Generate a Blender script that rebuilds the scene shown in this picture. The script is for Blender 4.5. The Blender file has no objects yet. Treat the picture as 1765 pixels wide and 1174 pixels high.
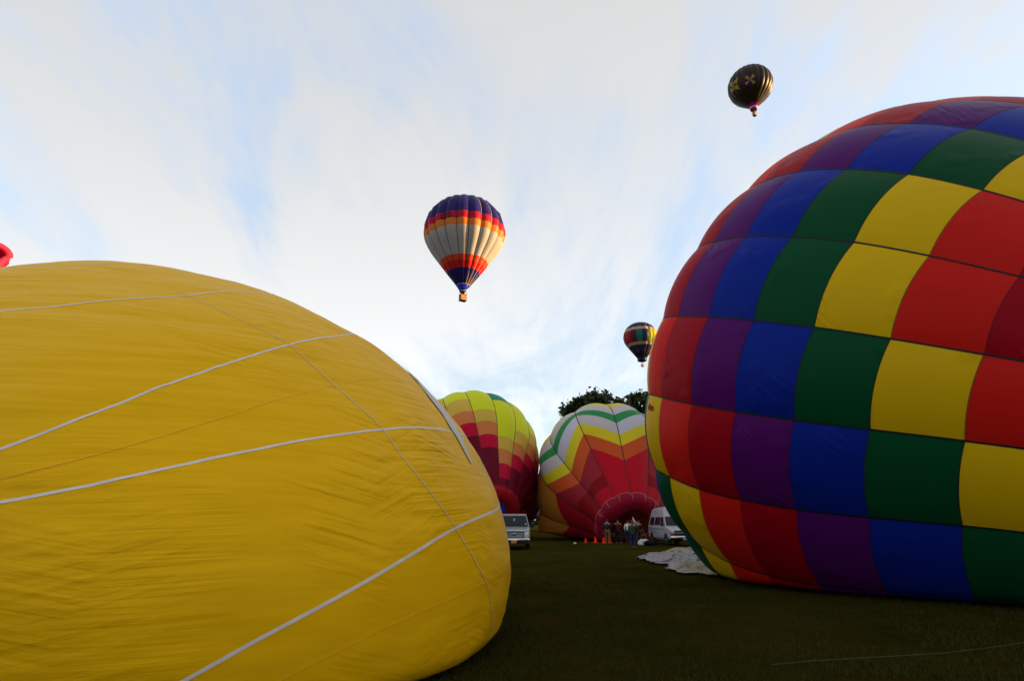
import bpy, bmesh, math, random
import numpy as np
from mathutils import Vector, Matrix, noise

random.seed(7); rng = np.random.default_rng(7)
sc = bpy.context.scene
COL = sc.collection
R_ = math.radians

# ------------------------------------------------------------------ camera
CAM_H = 1.7; F = 980.0; CX, CY = 882.5, 587.0; PITCH = math.atan(310 / 980)
cam = bpy.data.objects.new('camera', bpy.data.cameras.new('camera')); COL.objects.link(cam)
cam.location = (0, 0, CAM_H); cam.rotation_euler = (math.pi / 2 + PITCH, 0, 0)
cam.data.sensor_width = 36; cam.data.lens = F / 1765 * 36
cam.data.clip_end = 6000; sc.camera = cam

# ------------------------------------------------------------------ sky, sun, exposure
SUN_EL, SUN_AZ = R_(9), R_(88)
world = bpy.data.worlds.new('World'); sc.world = world; world.use_nodes = True
SKY_OFF = 6.0
def build_sky():
    nt = world.node_tree; N = nt.nodes; L = nt.links
    bg = N['Background']; bg.inputs[1].default_value = 0.1
    sky = N.new('ShaderNodeTexSky'); sky.sky_type = 'NISHITA'; sky.sun_disc = False
    sky.sun_elevation = SUN_EL; sky.sun_rotation = SUN_AZ; sky.air_density = 1.0; sky.dust_density = 0.6; sky.ozone_density = 1.5
    tc = N.new('ShaderNodeTexCoord'); sep = N.new('ShaderNodeSeparateXYZ'); L.new(tc.outputs['Generated'], sep.inputs[0])
    def math_(op, a, b=None):
        m = N.new('ShaderNodeMath'); m.operation = op
        for i, x in enumerate((a, b)):
            if x is None: continue
            if isinstance(x, (int, float)): m.inputs[i].default_value = x
            else: L.new(x, m.inputs[i])
        return m.outputs[0]
    z = math_('ADD', math_('MAXIMUM', sep.outputs[2], 0.0), 0.16)
    cmb = N.new('ShaderNodeCombineXYZ')
    L.new(math_('DIVIDE', sep.outputs[0], z), cmb.inputs[0]); L.new(math_('DIVIDE', sep.outputs[1], z), cmb.inputs[1])
    def layer(rot, sx, sy, scale, detail, rough, dist, off):
        mp = N.new('ShaderNodeMapping'); L.new(cmb.outputs[0], mp.inputs[0])
        mp.inputs['Rotation'].default_value = (0, 0, R_(rot)); mp.inputs['Scale'].default_value = (sx, sy, 1); off = off + SKY_OFF; mp.inputs['Location'].default_value = (off, off * .7, off)
        n = N.new('ShaderNodeTexNoise'); n.inputs['Scale'].default_value = scale; n.inputs['Detail'].default_value = detail
        n.inputs['Roughness'].default_value = rough; n.inputs['Distortion'].default_value = dist
        L.new(mp.outputs[0], n.inputs['Vector']); return n.outputs['Fac']
    streak = layer(24, 1.0, .42, 1.7, 10, .60, .9, 3.1)
    broad = layer(35, .6, .42, 1.2, 5, .5, .5, 8.3)
    fine = layer(8, 2.2, .5, 3.4, 9, .66, .8, 1.7)
    s = math_('ADD', math_('ADD', math_('MULTIPLY', streak, .60), math_('MULTIPLY', broad, .60)), math_('MULTIPLY', fine, .15))
    mr = N.new('ShaderNodeMapRange'); mr.interpolation_type = 'SMOOTHSTEP'; L.new(s, mr.inputs[0])
    mr.inputs[1].default_value = .53; mr.inputs[2].default_value = .75; mr.inputs[3].default_value = .27; mr.inputs[4].default_value = 1.0
    # cloud light follows the sky behind it: brighter near the sun's side
    dot = N.new('ShaderNodeVectorMath'); dot.operation = 'DOT_PRODUCT'; L.new(tc.outputs['Generated'], dot.inputs[0])
    dot.inputs[1].default_value = (math.sin(SUN_AZ) * math.cos(SUN_EL), math.cos(SUN_AZ) * math.cos(SUN_EL), math.sin(SUN_EL))
    mr2 = N.new('ShaderNodeMapRange'); L.new(dot.outputs['Value'], mr2.inputs[0])
    mr2.inputs[1].default_value = -1; mr2.inputs[2].default_value = 1; mr2.inputs[3].default_value = 3.05; mr2.inputs[4].default_value = 3.65
    mr2o = math_('MULTIPLY', mr2.outputs[0], math_('ADD', math_('MULTIPLY', math_('POWER', math_('SUBTRACT', 1.0, math_('MAXIMUM', sep.outputs[2], 0.0)), 2.2), .62), .62))
    cc = N.new('ShaderNodeVectorMath'); cc.operation = 'SCALE'; cc.inputs[0].default_value = (.975, .99, 1.0); L.new(mr2o, cc.inputs['Scale'])
    blue = N.new('ShaderNodeMix'); blue.data_type = 'RGBA'; blue.blend_type = 'MULTIPLY'; blue.inputs[0].default_value = 1
    L.new(sky.outputs[0], blue.inputs[6]); fz = math_('ADD', math_('MULTIPLY', math_('POWER', math_('MAXIMUM', sep.outputs[2], 0.0), 1.6), 2.3), .74); tint = N.new('ShaderNodeVectorMath'); tint.operation = 'SCALE'; tint.inputs[0].default_value = (1.0, 1.0, 1.04); L.new(fz, tint.inputs['Scale']); L.new(tint.outputs[0], blue.inputs[7])
    mix = N.new('ShaderNodeMix'); mix.data_type = 'RGBA'; L.new(mr.outputs[0], mix.inputs[0]); L.new(blue.outputs[2], mix.inputs[6]); L.new(cc.outputs[0], mix.inputs[7])
    L.new(mix.outputs[2], bg.inputs[0])
build_sky()
sun = bpy.data.objects.new('sun', bpy.data.lights.new('sun', 'SUN')); COL.objects.link(sun)
sun.data.energy = 4.6; sun.data.angle = R_(.5); sun.data.color = (1, .60, .25)
sd = Vector((math.sin(SUN_AZ) * math.cos(SUN_EL), math.cos(SUN_AZ) * math.cos(SUN_EL), math.sin(SUN_EL)))
sun.rotation_euler = sd.to_track_quat('Z', 'Y').to_euler()
vs = sc.view_settings; vs.view_transform = 'Standard'; vs.look = 'None'; vs.exposure = 1.72; vs.gamma = 1; vs.use_curve_mapping = False

# ------------------------------------------------------------------ helpers
CP, SP = math.cos(PITCH), math.sin(PITCH)
RT = np.array([1., 0, 0]); UP = np.array([0, -SP, CP]); FW = np.array([0, CP, SP]); EYE = np.array([0, 0, CAM_H])
def proj(P):
    d = np.asarray(P, float) - EYE; z = d @ FW
    return np.stack([CX + F * (d @ RT) / z, CY - F * (d @ UP) / z, z], -1)
def ray(px, py): return (px - CX) / F * RT + (CY - py) / F * UP + FW
def gnd(px, py, z=0.0):
    d = ray(px, py); return EYE + d * ((z - CAM_H) / d[2])
def at(px, py, dist):                       # the place seen there, at a horizontal distance
    d = ray(px, py); return EYE + d * (dist / math.hypot(d[0], d[1]))

def lin(*c): return tuple(c) + (1,)
MATS = {}
def mat(name, col, rough=.6, spec=.3, metal=0, bump=None, slack=None, var=None, transl=0., sheen=0., coat=0):
    if name in MATS: return MATS[name]
    m = bpy.data.materials.new(name); m.use_nodes = True; nt = m.node_tree; N, L = nt.nodes, nt.links
    b = N['Principled BSDF']; b.inputs['Base Color'].default_value = lin(*col); b.inputs['Roughness'].default_value = rough
    b.inputs['Specular IOR Level'].default_value = spec; b.inputs['Metallic'].default_value = metal
    b.inputs['Coat Weight'].default_value = coat
    if sheen: b.inputs['Sheen Weight'].default_value = sheen; b.inputs['Sheen Roughness'].default_value = .4
    if var:                                 # colour grain: (scale, amount)
        tc = N.new('ShaderNodeTexCoord'); n = N.new('ShaderNodeTexNoise'); n.inputs['Scale'].default_value = var[0]; n.inputs['Detail'].default_value = 6
        L.new(tc.outputs['Object'], n.inputs['Vector'])
        mr = N.new('ShaderNodeMapRange'); L.new(n.outputs['Fac'], mr.inputs[0]); mr.inputs[1].default_value = .3; mr.inputs[2].default_value = .7
        mr.inputs[3].default_value = 1 - var[1]; mr.inputs[4].default_value = 1 + var[1]
        s = N.new('ShaderNodeVectorMath'); s.operation = 'SCALE'; s.inputs[0].default_value = col; L.new(mr.outputs[0], s.inputs['Scale'])
        L.new(s.outputs[0], b.inputs['Base Color'])
    if bump:                                # list of (uv rotation, sx, sy, scale, distance, mask scale)
        tc = N.new('ShaderNodeTexCoord'); prev = None
        for rot, sx, sy, scale, dist, msk in bump:
            mp = N.new('ShaderNodeMapping'); mp.inputs['Rotation'].default_value = (0, 0, R_(rot)); L.new(tc.outputs['UV'], mp.inputs[0])
            mp2 = N.new('ShaderNodeMapping'); mp2.inputs['Scale'].default_value = (sx, sy, 1); L.new(mp.outputs[0], mp2.inputs[0])
            n = N.new('ShaderNodeTexNoise'); n.inputs['Scale'].default_value = scale; n.inputs['Detail'].default_value = 3; n.inputs['Roughness'].default_value = .5; n.inputs['Distortion'].default_value = .35
            L.new(mp2.outputs[0], n.inputs['Vector']); h = n.outputs['Fac']
            if msk:
                k = N.new('ShaderNodeTexNoise'); k.inputs['Scale'].default_value = msk; k.inputs['Detail'].default_value = 2; L.new(tc.outputs['UV'], k.inputs['Vector'])
                r = N.new('ShaderNodeMapRange'); r.interpolation_type = 'SMOOTHSTEP'; L.new(k.outputs['Fac'], r.inputs[0]); r.inputs[1].default_value = .52; r.inputs[2].default_value = .68
                mu = N.new('ShaderNodeMath'); mu.operation = 'MULTIPLY'; L.new(h, mu.inputs[0]); L.new(r.outputs[0], mu.inputs[1]); h = mu.outputs[0]
            if slack:                       # cloth is drawn tighter low down: creases fade towards the ground
                sp_ = N.new('ShaderNodeSeparateXYZ'); ge = N.new('ShaderNodeNewGeometry'); L.new(ge.outputs['Position'], sp_.inputs[0])
                zr = N.new('ShaderNodeMapRange'); L.new(sp_.outputs[2], zr.inputs[0]); zr.inputs[1].default_value, zr.inputs[2].default_value, zr.inputs[3].default_value, zr.inputs[4].default_value = slack
                mz = N.new('ShaderNodeMath'); mz.operation = 'MULTIPLY'; L.new(h, mz.inputs[0]); L.new(zr.outputs[0], mz.inputs[1]); h = mz.outputs[0]
            bp = N.new('ShaderNodeBump'); bp.inputs['Strength'].default_value = 1; bp.inputs['Distance'].default_value = dist; L.new(h, bp.inputs['Height'])
            if prev: L.new(prev, bp.inputs['Normal'])
            prev = bp.outputs[0]
        L.new(prev, b.inputs['Normal'])
    if transl:
        t = N.new('ShaderNodeBsdfTranslucent'); t.inputs['Color'].default_value = lin(*col)
        mx = N.new('ShaderNodeMixShader'); mx.inputs[0].default_value = transl
        L.new(b.outputs[0], mx.inputs[1]); L.new(t.outputs[0], mx.inputs[2]); L.new(mx.outputs[0], N['Material Output'].inputs[0])
    MATS[name] = m; return m

ROOTLOC = {}
def tag(o, label=None, cat=None, group=None, kind=None):
    if label: o['label'] = label
    if cat: o['category'] = cat
    if group: o['group'] = group
    if kind: o['kind'] = kind
    return o
def thing(name, label, cat, loc, rz=0, group=None):
    o = bpy.data.objects.new(name, None); COL.objects.link(o); o.location = loc; o.rotation_euler = (0, 0, rz)
    o.empty_display_size = .3
    ROOTLOC[o.name] = np.array(loc, float); return tag(o, label, cat, group)
def mk(name, V, Fc, mats, parent=None, normals=None, uv=None, smooth=True, midx=None, local=False):
    """one mesh object; V in world space unless local"""
    V = np.asarray(V, float)
    if parent is not None and not local: V = V - ROOTLOC[parent.name]
    me = bpy.data.meshes.new(name); me.from_pydata(V.tolist(), [], [list(map(int, f)) for f in Fc])
    for m in (mats if isinstance(mats, (list, tuple)) else [mats]): me.materials.append(m)
    if midx is not None: me.polygons.foreach_set('material_index', np.asarray(midx, np.int32))
    if smooth: me.polygons.foreach_set('use_smooth', np.ones(len(me.polygons), bool))
    if uv is not None:
        l = me.uv_layers.new(name='UVMap'); li = np.empty(len(me.loops), np.int32); me.loops.foreach_get('vertex_index', li)
        l.data.foreach_set('uv', np.asarray(uv, float)[li].ravel().astype(np.float32))
    me.update()
    if normals is not None: me.normals_split_custom_set_from_vertices([tuple(n) for n in np.asarray(normals, float)])
    o = bpy.data.objects.new(name, me); COL.objects.link(o)
    if parent is not None:
        o.parent = parent; ROOTLOC[o.name] = ROOTLOC.get(parent.name, np.zeros(3))
    return o
class MB:
    """collects shapes for one mesh"""
    def __init__(s): s.v = []; s.f = []
    def add(s, V, Fc):
        n = len(s.v); s.v += [tuple(map(float, p)) for p in V]; s.f += [[i + n for i in f] for f in Fc]; return s
    def box(s, c, d, rz=0, bev=0.0, taper=1.0):
        x, y, z = np.array(d, float) / 2; ca, sa = math.cos(rz), math.sin(rz); V = []
        if bev <= 0:
            for k, t in ((-1, 1), (1, taper)):
                for a, b in ((-1, -1), (1, -1), (1, 1), (-1, 1)): V.append((a * x * t, b * y * t, k * z))
            Fc = [[3, 2, 1, 0], [4, 5, 6, 7]] + [[i, (i + 1) % 4, 4 + (i + 1) % 4, 4 + i] for i in range(4)]
        else:
            ring = lambda X, Y, Z: [(-X + bev, -Y, Z), (X - bev, -Y, Z), (X, -Y + bev, Z), (X, Y - bev, Z), (X - bev, Y, Z), (-X + bev, Y, Z), (-X, Y - bev, Z), (-X, -Y + bev, Z)]
            V = ring(x - bev * .6, y - bev * .6, -z) + ring(x, y, -z + bev) + ring(x * taper, y * taper, z - bev) + ring(x * taper - bev * .6, y * taper - bev * .6, z)
            Fc = [list(range(7, -1, -1)), list(range(24, 32))] + [[r * 8 + i, r * 8 + (i + 1) % 8, r * 8 + 8 + (i + 1) % 8, r * 8 + 8 + i] for r in range(3) for i in range(8)]
        V = [(c[0] + p[0] * ca - p[1] * sa, c[1] + p[0] * sa + p[1] * ca, c[2] + p[2]) for p in V]
        return s.add(V, Fc)
    def tube(s, pts, r, n=6, cap=True):
        pts = [np.array(p, float) for p in pts]; rs = r if isinstance(r, (list, tuple)) else [r] * len(pts); V = []; Fc = []
        up = np.array([0.13, .21, 1.])
        for i, p in enumerate(pts):
            t = pts[min(i + 1, len(pts) - 1)] - pts[max(i - 1, 0)]; t = t / (np.linalg.norm(t) + 1e-9)
            a = np.cross(t, up); a = a / (np.linalg.norm(a) + 1e-9) if np.linalg.norm(a) > 1e-3 else np.array([1., 0, 0]); b = np.cross(t, a)
            for k in range(n):
                q = 2 * math.pi * k / n; V.append(p + rs[i] * (math.cos(q) * a + math.sin(q) * b))
        for i in range(len(pts) - 1):
            for k in range(n): Fc.append([i * n + k, i * n + (k + 1) % n, (i + 1) * n + (k + 1) % n, (i + 1) * n + k])
        if cap: Fc += [list(range(n - 1, -1, -1)), list(range((len(pts) - 1) * n, len(pts) * n))]
        return s.add(V, Fc)
    def lathe(s, c, prof, axis=(0, 0, 1), n=16, cap=True):
        a = np.array(axis, float); a /= np.linalg.norm(a); e1 = np.cross(a, [0.3, .9, .1]); e1 /= np.linalg.norm(e1); e2 = np.cross(a, e1); V = []; Fc = []
        for h, r in prof:
            for k in range(n):
                q = 2 * math.pi * k / n; V.append(np.array(c) + a * h + r * (math.cos(q) * e1 + math.sin(q) * e2))
        for i in range(len(prof) - 1):
            for k in range(n): Fc.append([i * n + k, i * n + (k + 1) % n, (i + 1) * n + (k + 1) % n, (i + 1) * n + k])
        if cap: Fc += [list(range(n - 1, -1, -1)), list(range((len(prof) - 1) * n, len(prof) * n))]
        return s.add(V, Fc)
    def build(s, name, m, parent=None, smooth=False, local=True): return mk(name, s.v, s.f, m, parent, smooth=smooth, local=local)

def grid_faces(nu, nv): return [[i * (nv + 1) + j, i * (nv + 1) + j + 1, (i + 1) * (nv + 1) + j + 1, (i + 1) * (nv + 1) + j] for i in range(nu) for j in range(nv)]

# ------------------------------------------------------------------ ground
def ground():
    m = bpy.data.materials.new('mown_grass'); m.use_nodes = True; N, L = m.node_tree.nodes, m.node_tree.links; b = N['Principled BSDF']
    tc = N.new('ShaderNodeTexCoord')
    def nz(s, d, r=.6):
        n = N.new('ShaderNodeTexNoise'); n.inputs['Scale'].default_value = s; n.inputs['Detail'].default_value = d; n.inputs['Roughness'].default_value = r; L.new(tc.outputs['Object'], n.inputs['Vector']); return n.outputs['Fac']
    r1 = N.new('ShaderNodeValToRGB'); L.new(nz(.35, 8), r1.inputs[0])
    r1.color_ramp.elements[0].position = .36; r1.color_ramp.elements[0].color = (.020, .022, .003, 1)
    r1.color_ramp.elements[1].position = .66; r1.color_ramp.elements[1].color = (.046, .032, .005, 1)
    r2 = N.new('ShaderNodeValToRGB'); L.new(nz(9, 6, .7), r2.inputs[0]); r2.color_ramp.elements[0].color = (.45, .45, .45, 1); r2.color_ramp.elements[1].color = (1.5, 1.5, 1.5, 1)
    mx = N.new('ShaderNodeMix'); mx.data_type = 'RGBA'; mx.blend_type = 'MULTIPLY'; mx.inputs[0].default_value = 1; L.new(r1.outputs[0], mx.inputs[6]); L.new(r2.outputs[0], mx.inputs[7])
    L.new(mx.outputs[2], b.inputs['Base Color']); b.inputs['Roughness'].default_value = .95; b.inputs['Specular IOR Level'].default_value = 0
    bp = N.new('ShaderNodeBump'); bp.inputs['Distance'].default_value = .06; L.new(nz(22, 6, .75), bp.inputs['Height']); L.new(bp.outputs[0], b.inputs['Normal'])
    xs = np.concatenate([[-3000, -800, -250, -90], np.linspace(-40, 40, 81), [90, 250, 800, 3000]]); ys = np.concatenate([[-3000, -600, -100, -30], np.linspace(-10, 70, 81), [110, 250, 800, 3000]])
    V = [(x, y, .03 * noise.noise((x * .22, y * .22, 3.)) - .03 if abs(x) < 60 and -20 < y < 90 else -.03) for x in xs for y in ys]
    o = mk('ground', V, [f[::-1] for f in grid_faces(len(xs) - 1, len(ys) - 1)], m); tag(o, 'dark mown grass field', None, None, 'structure')
ground()
GRASS_N = 150000
def grass():
    n = GRASS_N; d = 5.5 + 22 * rng.random(n * 2) ** 1.7; az = R_(-12) + (R_(57)) * rng.random(n * 2)
    x, y = d * np.sin(az), d * np.cos(az)
    keep = np.array([noise.noise((a * .8, b * .8, 1.)) + .5 * noise.noise((a * 3, b * 3, 9.)) > -.25 for a, b in zip(x, y)])
    x, y = x[keep][:n], y[keep][:n]; n = len(x)
    h = (.028 + .035 * rng.random(n)); w = .004 + .0035 * rng.random(n); q = rng.random(n) * 6.283; lean = rng.normal(0, .022, (n, 2))
    V = np.empty((n, 3, 3)); V[:, 0] = np.stack([x - w * np.cos(q), y - w * np.sin(q), np.full(n, -.04)], -1); V[:, 1] = np.stack([x + w * np.cos(q), y + w * np.sin(q), np.full(n, -.04)], -1)
    V[:, 2] = np.stack([x + lean[:, 0], y + lean[:, 1], h - .03], -1)
    me = bpy.data.meshes.new('grass'); me.vertices.add(n * 3); me.vertices.foreach_set('co', V.ravel().astype(np.float32)); me.loops.add(n * 3); me.loops.foreach_set('vertex_index', np.arange(n * 3, dtype=np.int32))
    me.polygons.add(n); me.polygons.foreach_set('loop_start', np.arange(0, n * 3, 3, dtype=np.int32)); me.polygons.foreach_set('material_index', (rng.random(n) * 3).astype(np.int32)); me.update(calc_edges=True)
    for nm, c in (('grass_green', (.022, .036, .005)), ('grass_olive', (.045, .040, .007)), ('grass_straw', (.055, .042, .012))): me.materials.append(mat(nm, c, .9, 0))
    o = bpy.data.objects.new('grass', me); COL.objects.link(o); tag(o, 'short grass blades on the near part of the field', 'grass', None, 'stuff')
grass()
# unseen wooded ridge on the sunrise side, sized to keep the ground in shade
def shade_ridge():
    t = np.linspace(-115, 190, 62); u = np.linspace(-45, 60, 24); V = []
    s = np.array([math.sin(SUN_AZ), math.cos(SUN_AZ)]); p = np.array([s[1], -s[0]])
    for a in t:
        for b in u:
            q = s * (128 + b) + p * a; e = min(1, (a + 118) / 18, (193 - a) / 40); k = max(0, 1 - (b / 47) ** 2) if b < 0 else max(0, 1 - (b / 62) ** 2)
            V.append((q[0], q[1], -.5 + e * (43 * k ** .6 + 4 * noise.noise((a * .09, b * .09, 0)) + 3 * noise.noise((a * .3, b * .3, 4)))))
    o = mk('shade_ridge', V, grid_faces(len(t) - 1, len(u) - 1), mat('wood_green', (.035, .05, .015), .9, .1, var=(.4, .5))); tag(o, 'unseen wooded ridge shading the field', None, None, 'structure')
shade_ridge()

# ------------------------------------------------------------------ balloon envelopes
def pchip(xs, ys, x):
    xs = np.asarray(xs, float); ys = np.asarray(ys, float); h = np.diff(xs); d = np.diff(ys) / h; m = np.zeros(len(xs)); m[0], m[-1] = d[0], d[-1]; m[1:-1] = (d[:-1] * h[1:] + d[1:] * h[:-1]) / (h[:-1] + h[1:])
    i = np.clip(np.searchsorted(xs, x) - 1, 0, len(h) - 1); t = (x - xs[i]) / h[i]
    return ys[i] * (1 + 2 * t) * (1 - t) ** 2 + m[i] * h[i] * t * (1 - t) ** 2 + ys[i + 1] * t * t * (3 - 2 * t) + m[i + 1] * h[i] * t * t * (t - 1)
class Env:
    def __init__(s, C, axis, N, js, hs, rs, ph0=0., dirn=1, q=1., sag=0., bulge=.025, corr=None, e1=None):
        s.C = np.array(C, float); s.a = np.array(axis, float) / np.linalg.norm(axis); s.N = N; s.js, s.hs, s.rs = js, hs, rs
        s.ph0, s.dirn, s.q, s.sag, s.bulge, s.corr = ph0, dirn, q, sag, bulge, corr
        if e1 is None: e1 = np.cross(s.a, [0, 0, 1.]) if abs(s.a[2]) < .95 else np.cross(s.a, [0, 1., 0])
        s.e1 = e1 / np.linalg.norm(e1); s.e2 = np.cross(s.e1, s.a)
    def P(s, j, k, dr=0.):
        j, k = np.broadcast_arrays(np.asarray(j, float), np.asarray(k, float)); sh = j.shape; j = j.ravel(); k = k.ravel(); dr = np.broadcast_to(dr, sh).ravel()
        h = pchip(s.js, s.hs, j); r = np.maximum(pchip(s.js, s.rs, j), .02); v = k - np.floor(k + 1e-9)
        bl = s.bulge * np.clip((r / s.rmax) * 2.6, 0, 1)
        rb = r * (1 + bl * 4 * v * (1 - v)) + dr * 1.0
        ph = s.ph0 + s.dirn * k * 2 * math.pi / s.N
        X = s.C + np.outer(h, s.a) + rb[:, None] * (np.cos(ph)[:, None] * s.e1 + s.q * np.sin(ph)[:, None] * s.e2) + np.outer(s.sag * h ** 2, [0, 0, 1])
        if s.corr is not None: X = X + s.corr(j, k)
        z = X[:, 2]; X[:, 2] = np.where(z < .25, .015 + .235 * np.exp(np.minimum(z - .25, 0) / .235), z)      # rests on the grass
        return X.reshape(sh + (3,))
    @property
    def rmax(s): return max(s.rs)
    def patch(s, g, L0, R0, L1, R1, nu, nv, pillow=0., dip=(0., 0.)):
        """gore g between profile places L0/R0 (crown side, at its two tapes) and L1/R1"""
        u, v = np.meshgrid(np.linspace(0, 1, nu + 1), np.linspace(0, 1, nv + 1), indexing='ij')
        def fn(u, v):
            a = L0 + (R0 - L0) * v + dip[0] * 4 * v * (1 - v); b = L1 + (R1 - L1) * v + dip[1] * 4 * v * (1 - v); vv = np.clip(v, 1e-5, 1 - 1e-5)
            return s.P(a + (b - a) * u, g + vv, pillow * (1 - (2 * u - 1) ** 4) * (1 - (2 * v - 1) ** 4))
        X = fn(u, v); e = .02
        du = fn(np.minimum(u + e, 1), v) - fn(np.maximum(u - e, 0), v); dv = fn(u, np.minimum(v + e, 1)) - fn(u, np.maximum(v - e, 0))
        n = np.cross(du, dv); n /= np.linalg.norm(n, axis=-1, keepdims=True) + 1e-12
        ax = s.C + ((X - s.C) @ s.a)[..., None] * s.a; out = ((X - ax) * n).sum(-1).sum() + ((X[0, 0] - s.C) @ s.a) * 0
        fl = out < 0
        if fl: n = -n
        L = np.linalg.norm(X[-1, nv // 2] - X[0, nv // 2]); W = np.linalg.norm(X[nu // 2, -1] - X[nu // 2, 0]); o = rng.random(2) * 40
        uv = np.stack([o[0] + u * L, o[1] + v * W], -1)
        Fc = grid_faces(nu, nv)
        q = X[0, 0], X[1, 0], X[0, 1]; fn_ = np.cross(X[1, 1] - X[0, 0], X[0, 1] - X[1, 0])
        c0 = np.cross(X[0, 1] - X[0, 0], X[1, 0] - X[0, 0])
        if (c0 @ n[0, 0]) < 0: Fc = [f[::-1] for f in Fc]
        return X.reshape(-1, 3), Fc, n.reshape(-1, 3), uv.reshape(-1, 2)
def seen(X, n, margin=40):
    c = X.mean(0); p = proj(c[None])[0]; P = proj(X)
    if p[2] < .5: return False
    facing = (((EYE - X) * n).sum(1) > 0).any()
    return facing and P[:, 0].max() > -margin and P[:, 0].min() < 1765 + margin and P[:, 1].max() > -margin and P[:, 1].min() < 1174 + margin
def ribbon(env, k, j0, j1, w, lift, n=60):
    j = np.linspace(j0, j1, n + 1); r = np.maximum(pchip(env.js, env.rs, j), .3); dk = np.minimum(w / 2 / r * env.N / (2 * math.pi), .2)
    A, Cn, B = env.P(j, k - dk), env.P(j, np.full(n + 1, k + 1e-6)), env.P(j, k + dk)
    ax = env.C + ((Cn - env.C) @ env.a)[:, None] * env.a; nrm = Cn - ax; nrm /= np.linalg.norm(nrm, axis=1)[:, None] + 1e-9
    A, Cn, B = A + nrm * lift, Cn + nrm * lift * 1.6, B + nrm * lift
    V = np.concatenate([A, Cn, B]); m = n + 1
    return V, [[i, i + 1, m + i + 1, m + i] for i in range(n)] + [[m + i, m + i + 1, 2 * m + i + 1, 2 * m + i] for i in range(n)]
def dress(root, env, panels, nu, nv, pillow, keep_all=False, one_colour_label=None):
    """panels: list of (g, L0, R0, L1, R1, material). Seen ones become parts, the rest one joined part."""
    rest = ([], [], [], [], []); mats = []; vis_g = set(); cnt = 0
    for q in panels:
        g, L0, R0, L1, R1, m = q[:6]; X, Fc, n, uv = env.patch(g, L0, R0, L1, R1, nu, nv, pillow, q[6] if len(q) > 6 else (0., 0.))
        if seen(X, n) and cnt < 300:
            mk('panel', X, Fc, m, root, n, uv); vis_g.add(g); cnt += 1
        else:
            if m not in mats: mats.append(m)
            o = len(rest[0]); rest[0].extend(X.tolist()); rest[1].extend([[i + o for i in f] for f in Fc]); rest[2].extend(n.tolist()); rest[3].extend(uv.tolist()); rest[4].extend([mats.index(m)] * len(Fc))
    if rest[0]: tag(mk('envelope', rest[0], rest[1], mats, root, rest[2], rest[3], midx=rest[4]), None, None, None, 'stuff')
    return vis_g
def std_prof(R, end=125, rm=.15, flat=.92):
    """crown to mouth: rounded top, straight cone below; parameter = share of the arc length"""
    th = np.radians(np.linspace(0.5, end, 40)); r = R * np.sin(th); h = R * np.cos(th) * np.where(th < math.pi / 2, flat, 1)
    e = th[-1]; L = (r[-1] - rm * R) / -math.cos(e); t = np.linspace(0, 1, 12)[1:]
    r = np.concatenate([r, r[-1] + L * t * math.cos(e)]); h = np.concatenate([h, h[-1] - L * t * math.sin(e)])
    a = np.concatenate([[0], np.cumsum(np.hypot(np.diff(r), np.diff(h)))]); return a / a[-1], h, r
def barrel(env, amt):
    def f(j, k):
        h = pchip(env.js, env.hs, j); r = pchip(env.js, env.rs, j); ph = env.ph0 + env.dirn * k * 2 * math.pi / env.N
        X = env.C + np.outer(h, env.a) + r[:, None] * (np.cos(ph)[:, None] * env.e1 + np.sin(ph)[:, None] * env.e2)
        t = np.clip((env.C[2] - X[:, 2]) / env.rmax, 0, .86); sc_ = np.minimum(1 / np.sqrt(1 - t * t), 1.9) - 1; w = np.clip((.92 - j) / .3, 0, 1); w = w * w * (3 - 2 * w)
        return np.stack([(X[:, 0] - env.C[0]) * sc_ * w * amt, 0 * j, 0 * j], -1)
    return f
def fabric(name, col, bump=None, rough=.40, transl=.05, spec=.05): return mat(name, col, rough, spec, bump=bump, transl=transl)

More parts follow.
